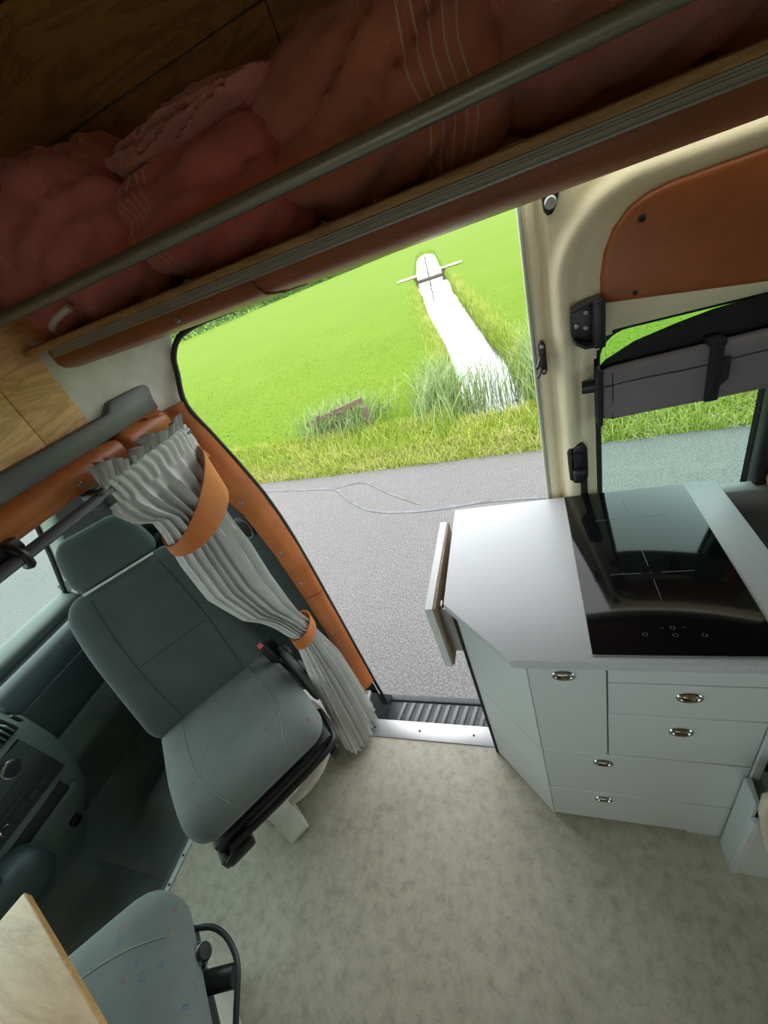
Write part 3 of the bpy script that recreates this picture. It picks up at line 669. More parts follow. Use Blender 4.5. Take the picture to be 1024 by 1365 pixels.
# low white box with a beige cloth
lb = empty('low_cabinet', (.62, .45, 0), 'low white box beside the kitchen cabinet', 'box')
obj('front_board', bx(.372, 1.1, .448, .462, 0, .335, .001, 1), 'cabinet_white', lb)
obj('edge_band', bx(.358, .372, .447, .463, 0, .335, .001, 1), 'white_edge', lb)
obj('side_board', prism([(.357, .463), (.366, .463), (.372, .516), (.358, .516)], 0, .40, 'z', .001, 1), 'cabinet_white', lb)
obj('inner_board', bx(.40, .415, .47, .55, 0, .36, .001), 'white_edge', lb)
obj('box_lid', bx(.415, 1.1, .455, .555, .335, .345, .001), 'cabinet_white', lb)
obj('pad', xf(rbox((.68, .10, .15), (.03, .03, .03), 6), (.76, .505, .42)), 'bench_grey_light', lb)
obj('cloth', prism([(.340, .51), (.345, .44), (.362, .35), (.385, .25), (.402, .205), (.43, .198), (.56, .215), (.70, .21), (.70, .56), (.50, .565), (.38, .55)], .424, .444, 'y', .008, 3), 'beige_cloth', label='beige cloth hanging in front of the low white box', cat='cloth')

# ================================================================== DASHBOARD
ds = empty('dashboard', (-2.0, 0, .1), 'dark grey-green dashboard of the van cab', 'dashboard')
def extr(name, poly, y0, y1, mat, bev=.01, seg=3): return obj(name, prism(poly, y0, y1, 'y', bev, seg), mat, ds)
extr('rear_ledge', [(-2.26, .60), (-2.26, .705), (-2.16, .700), (-2.135, .685), (-2.135, .60)], -.95, .94, 'dash_mid', .012)
extr('storage_slot', [(-2.15, .55), (-2.15, .650), (-1.97, .650), (-1.97, .55)], -.10, .94, 'dash_black', .002)
extr('upper_pad', [(-1.995, .46), (-1.995, .690), (-1.965, .700), (-1.925, .690), (-1.895, .655), (-1.885, .612), (-1.885, .46)], .385, .94, 'dash_dark', .014, 4)
gl = extr('glovebox_lid', [(-1.98, .425), (-1.88, .425), (-1.872, .47), (-1.877, .606), (-1.98, .606)], .395, .945, 'dash_dark', .006)
extr('lower_panel', [(-2.0, .28), (-1.885, .275), (-1.87, .30), (-1.868, .425), (-2.0, .425)], .36, .94, 'dash_mid', .008)
obj('storage_flap', xf(rbox((.02, .15, .085), (.006, .01, .01), 6), (-1.868, .455, .350)), 'dash_mid', ds)
extr('knee_panel', [(-2.02, .02), (-1.96, .02), (-1.92, .28), (-2.02, .28)], .33, .94, 'cab_rubber', .006)
kr = obj('kick_plate', prism([(-1.965, .02), (-1.90, .28), (-1.94, .28), (-2.0, .02)], .20, .36, 'y', .01), 'cab_rubber', ds)
obj('lock_ring', tube([(-1.957 + .0, .80 + .018 * math.cos(a), .15 + .018 * math.sin(a)) for a in np.linspace(0, 2 * math.pi, 18, endpoint=False)], .002, 6, None, True), 'seam_dark', ds)
# centre console
cc = empty('centre_console', (-1.85, .1, .1), 'centre console with vent, radio and round knob', 'console')
def cobj(n, bm, m, p=None): return obj(n, bm, m, p or cc)
secs = []
for (z, x, yl, yr) in ((.70, -1.955, -.30, .385), (.66, -1.87, -.31, .395), (.60, -1.82, -.32, .40), (.48, -1.785, -.32, .395), (.36, -1.765, -.30, .375), (.24, -1.77, -.27, .33), (.12, -1.83, -.24, .27), (.0, -1.90, -.22, .24)):
    s = []
    for k in range(13):
        u = k / 12; s.append((x - .055 * abs(2 * u - 1) ** 6, yl + (yr - yl) * u, z))
    s += [(-2.1, yr, z), (-2.1, yl, z)]
    secs.append(s)
fine = []
for i in range(len(secs) - 1):
    for k in range(3): fine.append([Vector(p).lerp(Vector(q), k / 3) for p, q in zip(secs[i], secs[i + 1])])
fine.append([Vector(p) for p in secs[-1]])
cobj('console_body', loft(fine, True, True), 'dash_mid')
def face_x(z):
    zs = [.0, .12, .24, .36, .48, .60, .66, .70]; xs = [-1.90, -1.83, -1.77, -1.765, -1.785, -1.82, -1.87, -1.955]
    return float(np.interp(z, zs, xs))
def face_panel(name, y0, y1, z0, z1, mat, d=.006, n=6):
    secs = []
    for k in range(n + 1):
        z = z0 + (z1 - z0) * k / n; x = face_x(z)
        secs.append([(x - .01, y0, z), (x + d, y0 + .004, z), (x + d, y1 - .004, z), (x - .01, y1, z)])
    return cobj(name, loft(secs, True, True), mat)
vt = face_panel('air_vent', .265, .360, .610, .668, 'dash_black', .004)
for k in range(5): obj('vent_slat', bx(-1.868 + .004 * k * 0, -1.82, .275 + k * .016, .279 + k * .016, .614, .655, .001, 1), 'dash_mid', vt)
face_panel('vent_thumbwheel', .372, .384, .615, .645, 'dash_black', .006)
rd = face_panel('radio_panel', -.12, .33, .40, .585, 'dash_black', .006)
def knob(y, z, r):
    x = face_x(z) + .006
    k = obj('rotary_knob', lathe([(r, 0), (r, .014), (r * .9, .018), (0.0001, .018)], (x, y, z), (1, 0, .15), 24), 'dash_black', rd)
    obj('knob_ring', lathe([(r * 1.18, 0), (r * 1.18, .006), (r * 1.02, .008), (r * 1.0, .006)], (x, y, z), (1, 0, .15), 28), 'chrome', k)
knob(.250, .545, .026); knob(.10, .545, .026); knob(.115, .425, .016)
for z in (.50, .478, .456): obj('radio_slot', bx(face_x(z) + .004, face_x(z) + .009, .10, .285, z - .004, z + .004, .001, 1), 'seam_dark', rd)
for k in range(4): obj('radio_button', bx(face_x(.435) + .004, face_x(.435) + .012, .13 + k * .038, .158 + k * .038, .420, .435, .002, 1), 'seam_dark', rd)
face_panel('open_slot', -.06, .285, .325, .372, 'dash_black', .004)
face_panel('slot_frame', -.075, .30, .312, .325, 'dash_mid', .010)
cobj('socket', lathe([(.022, 0), (.022, .012), (.015, .014), (.014, .002), (.0001, .002)], (face_x(.20), .215, .20), (1, 0, -.2), 18), 'dash_black')
cobj('gear_mound', xf(rbox((.20, .22, .16), (.06, .07, .06), 8), (-1.74, .0, .30)), 'dash_dark')
cobj('gear_lever', tube([(-1.72, .0, .36), (-1.66, .0, .47)], [.016, .012], 10), 'black_plastic')
cobj('gear_knob', xf(rbox((.05, .05, .06), (.022, .022, .025), 6), (-1.65, .0, .49)), 'black_plastic')

# ================================================================== PASSENGER SEAT (swivelled to face the living space)
seat = empty('passenger_seat', (-1.065, .51, 0), 'grey-green fabric passenger seat swivelled into the living space', 'seat', rot=math.atan2(-.595, .804))
def bvh_of(o): 
    me = o.data; return BVHTree.FromPolygons([v.co for v in me.vertices], [p.vertices[:] for p in me.polygons])
def seam(o, pts, d, mat, r=.0018, lift=.0003):
    bv = bvh_of(o); out = []
    for p in smooth_path(pts, 6):
        h = bv.ray_cast(Vector(p) - Vector(d) * .6, Vector(d))
        if h[0]: out.append(h[0] - Vector(d) * lift)
    if len(out) > 2: obj('seam', tube(out, r, 5), mat, o, local=True)
def cush(p):
    u = p.x / .24; v = p.y / .24
    z = p.z
    if z > 0: z += .012 * (1 - u * u) * (1 - v * v) + .014 * min(1, v * v) * (1 - max(0, u) ** 4) * .8
    w = 1.0 - .06 * max(0, -u) - .05 * max(0, u) ** 3
    z -= .016 * max(0, u) ** 3 * (1 if p.z > 0 else -.4)
    return Vector((p.x, p.y * w, z))
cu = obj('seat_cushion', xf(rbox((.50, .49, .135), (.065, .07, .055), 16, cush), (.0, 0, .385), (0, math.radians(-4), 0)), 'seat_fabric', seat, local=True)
dn = (0, 0, -1)
seam(cu, [(-.22, -.13, .4), (-.05, -.145, .4), (.12, -.14, .4), (.232, -.10, .4)], dn, 'seam_thread')
seam(cu, [(-.22, .13, .4), (-.05, .150, .4), (.12, .145, .4), (.232, .10, .4)], dn, 'seam_thread')
seam(cu, [(-.10, -.05, .4), (-.10, .0, .4), (-.10, .06, .4)], dn, 'seam_thread', .0012)
seam(cu, [(.10, -.135, .4), (.03, -.09, .4), (.02, -.06, .4)], dn, 'seam_thread', .0012)
def backf(p):
    u = p.z / .27; v = p.y / .24
    w = 1.0 - .10 * max(0, u) ** 2 + .03 * max(0, -u)
    x = p.x
    if x > 0: x += .020 * min(1, v * v) - .006 + .012 * (1 - u * u)
    return Vector((x, p.y * w, p.z))
tilt = math.radians(-27)
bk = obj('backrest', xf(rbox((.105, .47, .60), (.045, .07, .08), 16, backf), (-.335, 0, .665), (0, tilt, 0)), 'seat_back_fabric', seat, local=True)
bd = Vector((-math.cos(tilt), 0, math.sin(tilt)))
def onback(y, z): 
    c = Vector((-.335, y, .665)) + Matrix.Rotation(tilt, 3, 'Y') @ Vector((0, 0, z)); return tuple(c)
seam(bk, [onback(-.125, -.26), onback(-.135, -.05), onback(-.13, .15), onback(-.12, .26)], bd, 'seam_dark')
seam(bk, [onback(.125, -.26), onback(.135, -.05), onback(.13, .15), onback(.12, .26)], bd, 'seam_dark')
seam(bk, [onback(-.125, -.02), onback(0, -.02), onback(.125, -.02)], bd, 'seam_dark', .0015)
obj('piping', tube([tuple(Vector(onback(y, .298)) + Vector((.035, 0, .012))) for y in np.linspace(-.13, .12, 8)], .0045, 6), 'white_cord', bk, local=True, label='pale rope trim on top of the backrest')
hr = obj('headrest', xf(rbox((.085, .29, .20), (.04, .06, .07), 10, lambda p: Vector((p.x, p.y * (1 - .12 * p.z / .1), p.z))), onback(0, .392), (0, math.radians(-20), 0)), 'seat_back_fabric', seat, local=True)
for s in (-.06, .06): obj('headrest_post', tube([onback(s, .26), onback(s, .36)], .006, 8), 'steel', hr, local=True)
# side cover with adjuster
sc_ = obj('side_cover', xf(rbox((.30, .035, .115), (.04, .015, .03), 8), (-.07, .272, .352), (0, math.radians(-3), 0)), 'seat_plastic', seat, local=True)
obj('adjuster', xf(rbox((.075, .016, .028), (.01, .007, .01), 5), (-.05, .296, .372)), 'seat_plastic', sc_, local=True)
obj('adjuster', xf(rbox((.055, .016, .030), (.01, .007, .01), 5), (-.17, .294, .390)), 'seat_plastic', sc_, local=True)
bu = obj('belt_buckle', xf(rbox((.042, .030, .085), (.007, .007, .009), 5), (-.095, .226, .505), (.15, -.2, 0)), 'black_plastic', seat, local=True)
obj('release_button', xf(rbox((.030, .020, .016), (.004, .004, .004), 3), (-.103, .220, .545), (.15, -.2, 0)), 'red_button', bu, local=True, label='red release button')
obj('belt_stalk', tube([(-.093, .228, .47), (-.13, .24, .38), (-.16, .245, .30)], .009, 8), 'black_plastic', seat, local=True)
obj('recliner', cyl((-.25, .225, .36), (-.25, .275, .36), .05, 20), 'black_plastic', seat, local=True)
obj('seat_frame', bx(-.25, .23, -.215, .23, .275, .325, .01), 'black_plastic', seat, local=True)
obj('front_bar', tube(smooth_path([(.10, .245, .30), (.20, .24, .30), (.245, .20, .30), (.25, 0, .295), (.245, -.18, .295)], 5), .011, 8), 'black_plastic', seat, local=True)
obj('slide_rail', bx(-.24, .25, .19, .225, .235, .275, .004), 'black_plastic', seat, local=True)
obj('slide_rail', bx(-.24, .25, -.225, -.19, .235, .275, .004), 'black_plastic', seat, local=True)
obj('front_latch', xf(rbox((.05, .09, .04), (.01, .01, .01), 4), (.235, -.17, .255)), 'black_plastic', seat, local=True)
obj('swivel_plate', cyl((0, 0, .19), (0, 0, .235), .20, 32), 'white_steel', seat, local=True)
obj('swivel_ring', lathe([(.205, 0), (.215, .01), (.215, .03), (.205, .035)], (-.03, .05, .105), (0, 0, 1), 36), 'beige_cloth', seat, local=True)
obj('pedestal', prism([(-.14, -.13), (.10, -.13), (.10, .13), (-.14, .13)], .0, .20, 'z', .01), 'white_steel', seat, local=True)
lg = obj('leg', prism([(.02, .235), (.15, .235), (.215, .035), (.215, .012), (.17, .012), (.02, .08)], -.085, -.01, 'y', .004), 'white_steel', seat, local=True)
obj('foot_bolt', cyl((.195, -.047, 0), (.195, -.047, .022), .012, 12), 'steel', lg, local=True)
obj('pull_strap', tube(smooth_path([(.02, .24, .10), (.06, .30, .085), (.085, .325, .075), (.10, .315, .065), (.085, .285, .07), (.03, .25, .09)], 5), .004, 6), 'white_cord', seat, local=True)

# ================================================================== DRIVER SEAT, lever side, and table
dv = empty('driver_seat', (-.985, -.225, 0), 'grey-green driver seat with black loop lever beside the wooden table', 'seat', rot=math.radians(50))
dc = obj('seat_cushion', xf(rbox((.52, .50, .15), (.10, .11, .06), 16, lambda p: Vector((p.x, p.y * (1 - .05 * max(0, p.x / .26)), p.z + (.012 * (1 - (p.x / .26) ** 2) * (1 - (p.y / .25) ** 2) if p.z > 0 else 0)))), (0, 0, .435)), 'seat_fabric', dv, local=True)
seam(dc, [(-.2, .125, .4), (-.05, .145, .4), (.10, .135, .4), (.235, .09, .4)], dn, 'seam_thread')
seam(dc, [(-.2, -.125, .4), (-.05, -.145, .4), (.10, -.135, .4), (.235, -.09, .4)], dn, 'seam_thread')
obj('backrest', xf(rbox((.11, .46, .55), (.045, .07, .08), 10), (-.34, -.02, .68), (0, math.radians(-20), 0)), 'seat_back_fabric', dv, local=True)
obj('seat_frame', bx(-.22, .225, -.19, .17, .30, .375, .015), 'black_plastic', dv, local=True)
obj('pedestal', prism([(-.18, -.17), (.15, -.17), (.15, .17), (-.18, .17)], 0, .30, 'z', .015), 'white_steel', dv, local=True)
obj('loop_lever', tube(smooth_path([(-.93, .020, .385), (-.909, .038, .40), (-.86, .052, .402), (-.815, .047, .40), (-.775, .028, .40), (-.749, .004, .40), (-.722, -.045, .40), (-.69, -.11, .395), (-.675, -.17, .39), (-.70, -.21, .38)], 6), .0065, 10), 'black_plastic', dv)
fd = Vector((math.cos(math.radians(50)), math.sin(math.radians(50)), 0)); sd = Vector((-fd.y, fd.x, 0))
cv = rbox((.035, .24, .075), (.012, .04, .02), 6); cv.transform(Matrix.Translation((-.858, -.040, .365)) @ Matrix.Rotation(math.radians(52), 4, 'Z')); obj('side_cover', cv, 'black_plastic', dv)
kd = Vector((.75, .45, .45)); kp = Vector((-.862, -.002, .405))
kb = obj('chrome_knob', lathe([(.026, -.01), (.026, .010), (.020, .024), (.019, .026)], kp, kd, 22), 'chrome', dv)
obj('knob_cap', lathe([(.018, .024), (.018, .032), (.015, .035), (.0001, .035)], kp, kd, 20), 'black_plastic', kb)
obj('height_handle', cyl((-.845, -.035, .375), (-.765, -.005, .375), .022, 18), 'black_plastic', dv)
obj('bracket_bolt', lathe([(.008, 0), (.008, .01), (.003, .012)], (-.765, -.105, .37), (.6, .6, .4), 12), 'beige_cloth', dv)

tb = empty('table', (-.75, -.3, 0), 'wooden table top beside the driver seat', 'table')
c0 = Vector((-1.089, .001)); e1 = Vector((.962, -.275)); e2 = Vector((-.275, -.962))
P = [c0, c0 + e1 * .62, c0 + e1 * .62 + e2 * .42, c0 + e2 * .42]
obj('table_top', prism([tuple(q) for q in P], .728, .752, 'z', .003, 2), 'table_wood', tb)
Q = [c0 - e2 * .001, c0 + e1 * .62 - e2 * .001, c0 + e1 * .62 + e2 * .004, c0 + e2 * .004]
obj('edge_band', prism([tuple(q) for q in Q], .730, .7505, 'z', .001, 1), 'table_edge', tb)
lp = c0 + e1 * .55 + e2 * .30
obj('table_leg', cyl((lp.x, lp.y, 0), (lp.x, lp.y, .73), .022, 18), 'aluminium', tb)

# ================================================================== CURTAIN, ROD, TIES
rod = empty('curtain_rod', (-.79, 0, 1.365), 'thin grey curtain rod below the leather beam', 'rod')
obj('rod_tube', tube([(-.79, -.95, 1.363), (-.79, .785, 1.371)], .0105, 16), 'rod_grey', rod)
obj('hook', tube(smooth_path([(-.83, .33, 1.395), (-.80, .33, 1.392), (-.781, .33, 1.375), (-.785, .33, 1.354), (-.80, .33, 1.352)], 5), .007, 8), 'black_plastic', rod)
obj('hook_plate', bx(-.835, -.80, .29, .352, 1.375, 1.398, .004), 'black_plastic', rod)
obj('end_clamp', bx(-.83, -.78, .49, .515, 1.345, 1.385, .005), 'black_plastic', rod)

cur = empty('curtain', (-.81, .72, .02), 'pleated grey fabric curtain gathered beside the leather pillar', 'curtain')
st = [  # y, z, half width, x, thickness
    (.645, 1.388, .140, -.789, .012), (.645, 1.372, .140, -.789, .017), (.645, 1.352, .142, -.789, .016), (.643, 1.325, .142, -.785, .022), (.642, 1.28, .118, -.782, .030),
    (.642, 1.235, .086, -.782, .036), (.648, 1.17, .084, -.79, .040), (.655, 1.08, .096, -.80, .042), (.664, .95, .098, -.81, .042), (.700, .80, .082, -.82, .038),
    (.752, .68, .052, -.825, .030), (.778, .60, .042, -.825, .026), (.775, .54, .050, -.82, .030), (.766, .42, .076, -.81, .042), (.748, .25, .092, -.80, .046), (.728, .03, .106, -.792, .050)]
zs = [s[1] for s in st]
def samp(z):
    zz = zs[::-1]; return [float(np.interp(z, zz, [s[i] for s in st][::-1])) for i in (0, 2, 3, 4)]
secs = []; NT = 220
for zi in np.concatenate([np.linspace(1.388, 1.30, 16), np.linspace(1.29, .03, 60)]):
    y, hw, x, th = samp(zi); s = []
    big = 1.0 if zi < 1.31 else .6
    for k in range(NT):
        a = 2 * math.pi * k / NT
        q_ = a * 21 + 1.6 * math.sin(a * 3) + .6 * math.sin(zi * 5); pl_ = 1 - 2 * abs(math.sin(q_ / 2)); pl2 = math.sin(a * 7 + zi * 3)
        amp = (.34 * pl_ + .16 * pl2) if zi < 1.34 else (.30 * math.sin(a * 33 + 2 * math.sin(zi * 60 + a)))
        rr = 1 + amp * .55
        s.append((x + th * math.sin(a) * (1 + amp * 1.2 * big), y + hw * math.cos(a) * (1 + .10 * amp), zi - .05 * math.cos(a) * (1 if zi < 1.30 and zi > .62 else 0) * sst(1.30, 1.18, zi) * sst(.62, .75, zi)))
    secs.append(s)
obj('curtain_cloth', loft(secs, True), 'curtain_cloth', cur, angle=70)
# standing frill above the rod
secs = []
for k in range(9):
    h = k / 8; s = []
    for q in range(241):
        u = q / 240; ph = u * 40 + .9 * math.sin(u * 9) + .7 * math.sin(u * 31)
        fl = abs((ph % 2) - 1) * 2 - 1
        s.append((-.786 + .004 + (.003 + .015 * h) * fl + .008 * h, .505 + u * .262 + .006 * h * math.sin(ph * 2.1), 1.380 + h * (.032 + .008 * math.sin(u * 14) + .012 * max(0, 1 - u * 3)) + .003 * math.sin(ph * 3) * h))
    secs.append(s)
obj('frill', loft(secs), 'curtain_cloth', cur, angle=70)
for k in range(6):
    y = .53 + k * .014; obj('loose_thread', tube([(-.775, y, 1.325), (-.77, y + .002, 1.312), (-.775, y - .003, 1.300)], .0007, 4), 'white_cord', cur)

def tie(name, cx, cy, a, b_, ztop, zbot, label, n=48):
    secs = [[], [], [], []]
    for k in range(n):
        t_ = 2 * math.pi * k / n; c_, s_ = math.cos(t_), math.sin(t_)
        zt, zb = ztop(c_, s_), zbot(c_, s_)
        for i, (z, d) in enumerate(((zt, 0), (zb, 0), (zb, -.004), (zt, -.004))):
            secs[i].append((cx + (b_ + d) * s_, cy + (a + d) * c_, z))
    return obj(name, loft([secs[0], secs[1], secs[2], secs[3], secs[0]], True), 'leather', label=label, cat='tieback')
t_1 = tie('curtain_tieback', -.790, .664, .112, .070, lambda c, s: 1.262 + .070 * c + .012 * s, lambda c, s: 1.192 + .030 * c - .012 * s, 'wide cognac leather tieback around the upper curtain')
rivet(t_1, (-.765, .763, 1.315), (1, -.3, 0), .007)
obj('tab', prism([(.755, 1.345), (.80, 1.30), (.805, 1.285), (.76, 1.30)], -.80, -.786, 'x', .002), 'leather', t_1)
t_2 = tie('curtain_tieback', -.825, .780, .058, .042, lambda c, s: .622 + .012 * c, lambda c, s: .575 + .012 * c, 'narrow leather tieback around the lower curtain')

# ================================================================== TOWELS ON THE SHELF
def towel(name, x0, x1, yc, zc, ry, rz, mat, label, seed, fold=.2, n=70, m=56, sag=0.0, terr=.004):
    secs = []
    for i in range(n + 1):
        u = i / n; x = x0 + (x1 - x0) * u; e = (1 - abs(2 * u - 1) ** 5) ** .5 if 0 < u < 1 else 0.02
        e = max(e, .03); s = []
        for k in range(m):
            a = 2 * math.pi * k / m; d = Vector((x * 6 + seed * 7, math.cos(a) * 1.4, math.sin(a) * 1.4))
            f = 1 + fold * (noise.noise(d) + .5 * noise.noise(d * 2.3 + Vector((3, 1, 0))))
            w = noise.noise(Vector((x * 9 + a * 1.6 + seed, a * .7, seed))); f -= .16 * math.exp(-(w / .09) ** 2)
            rr = e * f
            zz = zc + rz * rr * math.sin(a) - sag * (u - .5)
            s.append((x + .02 * noise.noise(d * 1.3), max(.625, yc + ry * rr * math.cos(a)), max(1.6405, zz + terr * noise.noise(d * 9))))
        secs.append(s)
    return obj(name, loft(secs, True, True, None, True), mat, label=label, cat='towel', angle=80, group='towels on the overhead shelf')
towel('towel', -1.14, -.545, .765, 1.755, .130, .140, 'terry_pink', 'bunched terry pink towel at the plywood end of the shelf', 1, .22)
towel('towel', -1.20, -.80, .74, 1.69, .09, .055, 'terry_pink', 'flat pink towel squeezed under the bunched towel', 8, .2)
towel('towel', -.590, -.255, .775, 1.725, .128, .098, 'terry_pink_striped', 'folded pink towel with white woven stripes behind the rail', 2, .13)
towel('towel', -.580, -.240, .785, 1.818, .105, .030, 'blanket_plain', 'thin pink cloth draped on the striped pink towel', 3, .25)
towel('blanket', -.32, .04, .79, 1.745, .13, .112, 'blanket_salmon', 'salmon blanket with thin white stripes behind the rail', 4, .18)
towel('blanket', -.03, .62, .79, 1.745, .13, .108, 'blanket_plain', 'plain dusky pink blanket next to the striped salmon blanket', 5, .16)
hk = obj('hook_clip', tube(smooth_path([(-.80, .645, 1.655), (-.775, .635, 1.662), (-.745, .632, 1.668), (-.72, .635, 1.672)], 5), [.006] * 16, 8), 'white_cord', label='white plastic clip on the shelf under the rail', cat='clip')

# ================================================================== OUTSIDE
GZ = -.60
def road_edge(x): return 3.93 - .085 * x
t = B(); nx = 40
rows = [[(-60 + 100 * k / nx, -14, GZ), (-60 + 100 * k / nx, road_edge(-60 + 100 * k / nx) + .03 * math.sin(k * 2.1), GZ)] for k in range(nx + 1)]
road = obj('road', loft(rows), 'asphalt', kind='structure', label='grey asphalt road beside the van', cat='road')
def ribbon(pts, w, z):
    P = smooth_path([(p[0], p[1], z) for p in pts], 10); secs = []
    for i, p in enumerate(P):
        d = (P[min(i + 1, len(P) - 1)] - P[max(i - 1, 0)]).normalized(); n = Vector((-d.y, d.x, 0)); ww = w * (.7 + .6 * abs(noise.noise(p * 3)))
        secs.append([p + n * ww + Vector((0, 0, .002)), p, p - n * ww + Vector((0, 0, .002))])
    return loft(secs)
obj('tar_seam', ribbon([(-4.2, 4.0), (-3.4, 3.98), (-2.7, 3.85), (-2.25, 3.75), (-1.95, 3.45), (-1.6, 3.2), (-1.1, 3.1), (-.4, 3.12), (.3, 3.05), (2.5, 2.8)], .022, GZ + .003), 'tar_seam', road)
obj('tar_seam', ribbon([(-2.25, 3.78), (-1.9, 3.82), (-1.5, 3.5), (-1.1, 3.22)], .018, GZ + .003), 'tar_seam', road)

DY = [4.9, 6, 8, 10, 14, 25, 43, 47, 48.5]; DC = [-.36, -.47, -.76, -1.18, -2.02, -4.1, -7.0, -7.7, -8.0]; DW = [.44, .42, .40, .42, .52, .70, .72, .45, .05]
def dcw(y): return float(np.interp(y, DY, DC)), float(np.interp(y, DY, DW)) if 4.9 <= y <= 48.5 else (0.0)
def dcw2(y):
    c = float(np.interp(y, DY, DC)); w = float(np.interp(y, DY, DW)) if 4.9 <= y <= 48.5 else 0.0
    if w and y > 7: w += .10 * noise.noise(Vector((y * .8, 2, 3)))
    return c, max(w, 0)
WZ = -.80
def gh(x, y):
    c, w = dcw2(y); d = abs(x - c)
    z = GZ + .05 * sst(.0, .5, y - road_edge(x)) + .03 * noise.noise(Vector((x * .6, y * .6, 0)))
    if y > 12: z = z - .03
    if w > 0:
        zb = WZ - .12; e = sst(w - .05, w + .22, d); ey = sst(4.9, 5.25, y); e = max(e, 1 - ey); z = zb + (z - zb) * e
    return z
ys = sorted(set([round(v, 3) for v in list(np.linspace(0, 1, 8)) ]))
yrows = [('e', v) for v in np.linspace(0, 1, 10)]
secs = []
us = np.concatenate([-np.geomspace(1.2, 150, 26)[::-1], np.linspace(-1.1, 1.1, 45), np.geomspace(1.2, 110, 26)])
for k in range(150):
    if k < 30: f = k / 30 * 2.6
    else: f = 2.6 * (260 / 2.6) ** ((k - 30) / 119)
    row = []
    for u in us:
        yb = 4.0 + f; c = float(np.interp(yb, DY, DC)); x = c + u
        y = road_edge(x) + f if f < 1 else yb + (road_edge(x) - 4.0) * sst(6, 1, f)
        if f == 0: y = road_edge(x) - .05
        row.append((x, y, gh(x, y) if f > 0 else GZ - .02))
    secs.append(row)
field = obj('ground_meadow', loft(secs), 'meadow', kind='structure', label='bright green meadow beyond the road', cat='meadow', angle=80)
wsecs = []
for y in np.linspace(4.85, 48.6, 60):
    c = float(np.interp(y, DY, DC)); w = 1.0
    wsecs.append([(c - w, y, WZ), (c + w, y, WZ)])
obj('ditch_water', loft(wsecs), 'water', kind='structure', label='still ditch water reflecting the white sky', cat='water')

def blades(name, pts, h, w, lean, mat, label, cat, kind, seg=2, parent=None, leanvec=(0, 0)):
    """pts (n,3); curved tapering blades, one mesh"""
    n = len(pts); r = np.random.default_rng(abs(hash(name)) % 1000 if False else len(name) * 13 + n)
    H = h[0] + (h[1] - h[0]) * r.random(n); Wd = w * (.7 + .6 * r.random(n)); ang = r.random(n) * 2 * math.pi; la = r.random(n) * 2 * math.pi; ll = lean * r.random(n) * H
    V = np.zeros((n, 2 * seg + 1, 3)); dirx, diry = np.cos(ang), np.sin(ang)
    lx = np.cos(la) * ll + leanvec[0] * H; ly = np.sin(la) * ll + leanvec[1] * H
    for s in range(seg + 1):
        t_ = s / seg; cx = pts[:, 0] + lx * t_ ** 1.8; cy = pts[:, 1] + ly * t_ ** 1.8; cz = pts[:, 2] + H * t_ * (1 - .25 * t_ * np.minimum(1, np.hypot(lx, ly) / np.maximum(H, 1e-3)))
        if s < seg:
            ww = Wd * (1 - t_ * .7) * .5
            V[:, 2 * s] = np.stack([cx - dirx * ww, cy - diry * ww, cz], 1); V[:, 2 * s + 1] = np.stack([cx + dirx * ww, cy + diry * ww, cz], 1)
        else: V[:, 2 * seg] = np.stack([cx, cy, cz], 1)
    faces = []
    base = np.arange(n) * (2 * seg + 1)
    for s in range(seg - 1): faces.append(np.stack([base + 2 * s, base + 2 * s + 1, base + 2 * s + 3, base + 2 * s + 2], 1))
    tri = np.stack([base + 2 * seg - 2, base + 2 * seg - 1, base + 2 * seg], 1)
    quads = np.concatenate(faces) if faces else np.zeros((0, 4), int)
    o0 = np.array([pts[:, 0].mean(), pts[:, 1].mean(), pts[:, 2].min()])
    co = (V.reshape(-1, 3) - o0)
    me = bpy.data.meshes.new(name); me.vertices.add(len(co)); me.vertices.foreach_set('co', co.ravel())
    loops = np.concatenate([quads.ravel(), tri.ravel()]); me.loops.add(len(loops)); me.loops.foreach_set('vertex_index', loops.astype(np.int32))
    starts = np.concatenate([np.arange(len(quads)) * 4, len(quads) * 4 + np.arange(len(tri)) * 3]); me.polygons.add(len(starts)); me.polygons.foreach_set('loop_start', starts.astype(np.int32))
    me.update(calc_edges=True); me.validate(); me.materials.append(MATS[mat])
    o = bpy.data.objects.new(name, me); COL.objects.link(o); o.location = o0
    return props(o, label, cat, 'reeds by the ditch' if name == 'reed_clump' else None, kind)
def scatter(n, x0, x1, y0, y1, edge=False, keep=None, pw=1.0):
    out = []
    while len(out) < n:
        x = rng.uniform(x0, x1); y = y0 + (y1 - y0) * rng.random() ** pw
        if edge: y = road_edge(x) + y
        c, w = dcw2(y)
        if w and abs(x - c) < w + .05 and y > 5.0: continue
        if keep and not keep(x, y): continue
        out.append((x, y, gh(x, y) - .01))
    return np.array(out)
blades('verge_grass', scatter(26000, -7, 4, -.02, 1.15, True), (.05, .17), .011, .9, 'verge_blade', 'rough yellow-green grass verge along the road', 'grass', 'stuff')
blades('verge_straw', scatter(8000, -7, 4, -.03, .45, True), (.04, .12), .009, 2.2, 'dry_straw', 'dry straw in the grass verge', 'straw', 'stuff')
blades('field_grass', scatter(42000, -14, 5, 4.9, 16, False, lambda x, y: -1.05 * y - 1.5 < x < .3 * y + 1.5 and rng.random() < (1.08 - (y - 4.9) / 11.1), 1.5), (.02, .055), .012, 1.2, 'field_blade', 'bright green grass blades of the meadow', 'grass', 'stuff')
def bank(n, side, y0, y1, spread=.25, off=.05):
    out = []
    for _ in range(n):
        y = rng.uniform(y0, y1); c, w = dcw2(y); x = c + side * (w + off + abs(rng.normal(0, spread))); out.append((x, y, gh(x, y) - .02))
    return np.array(out)
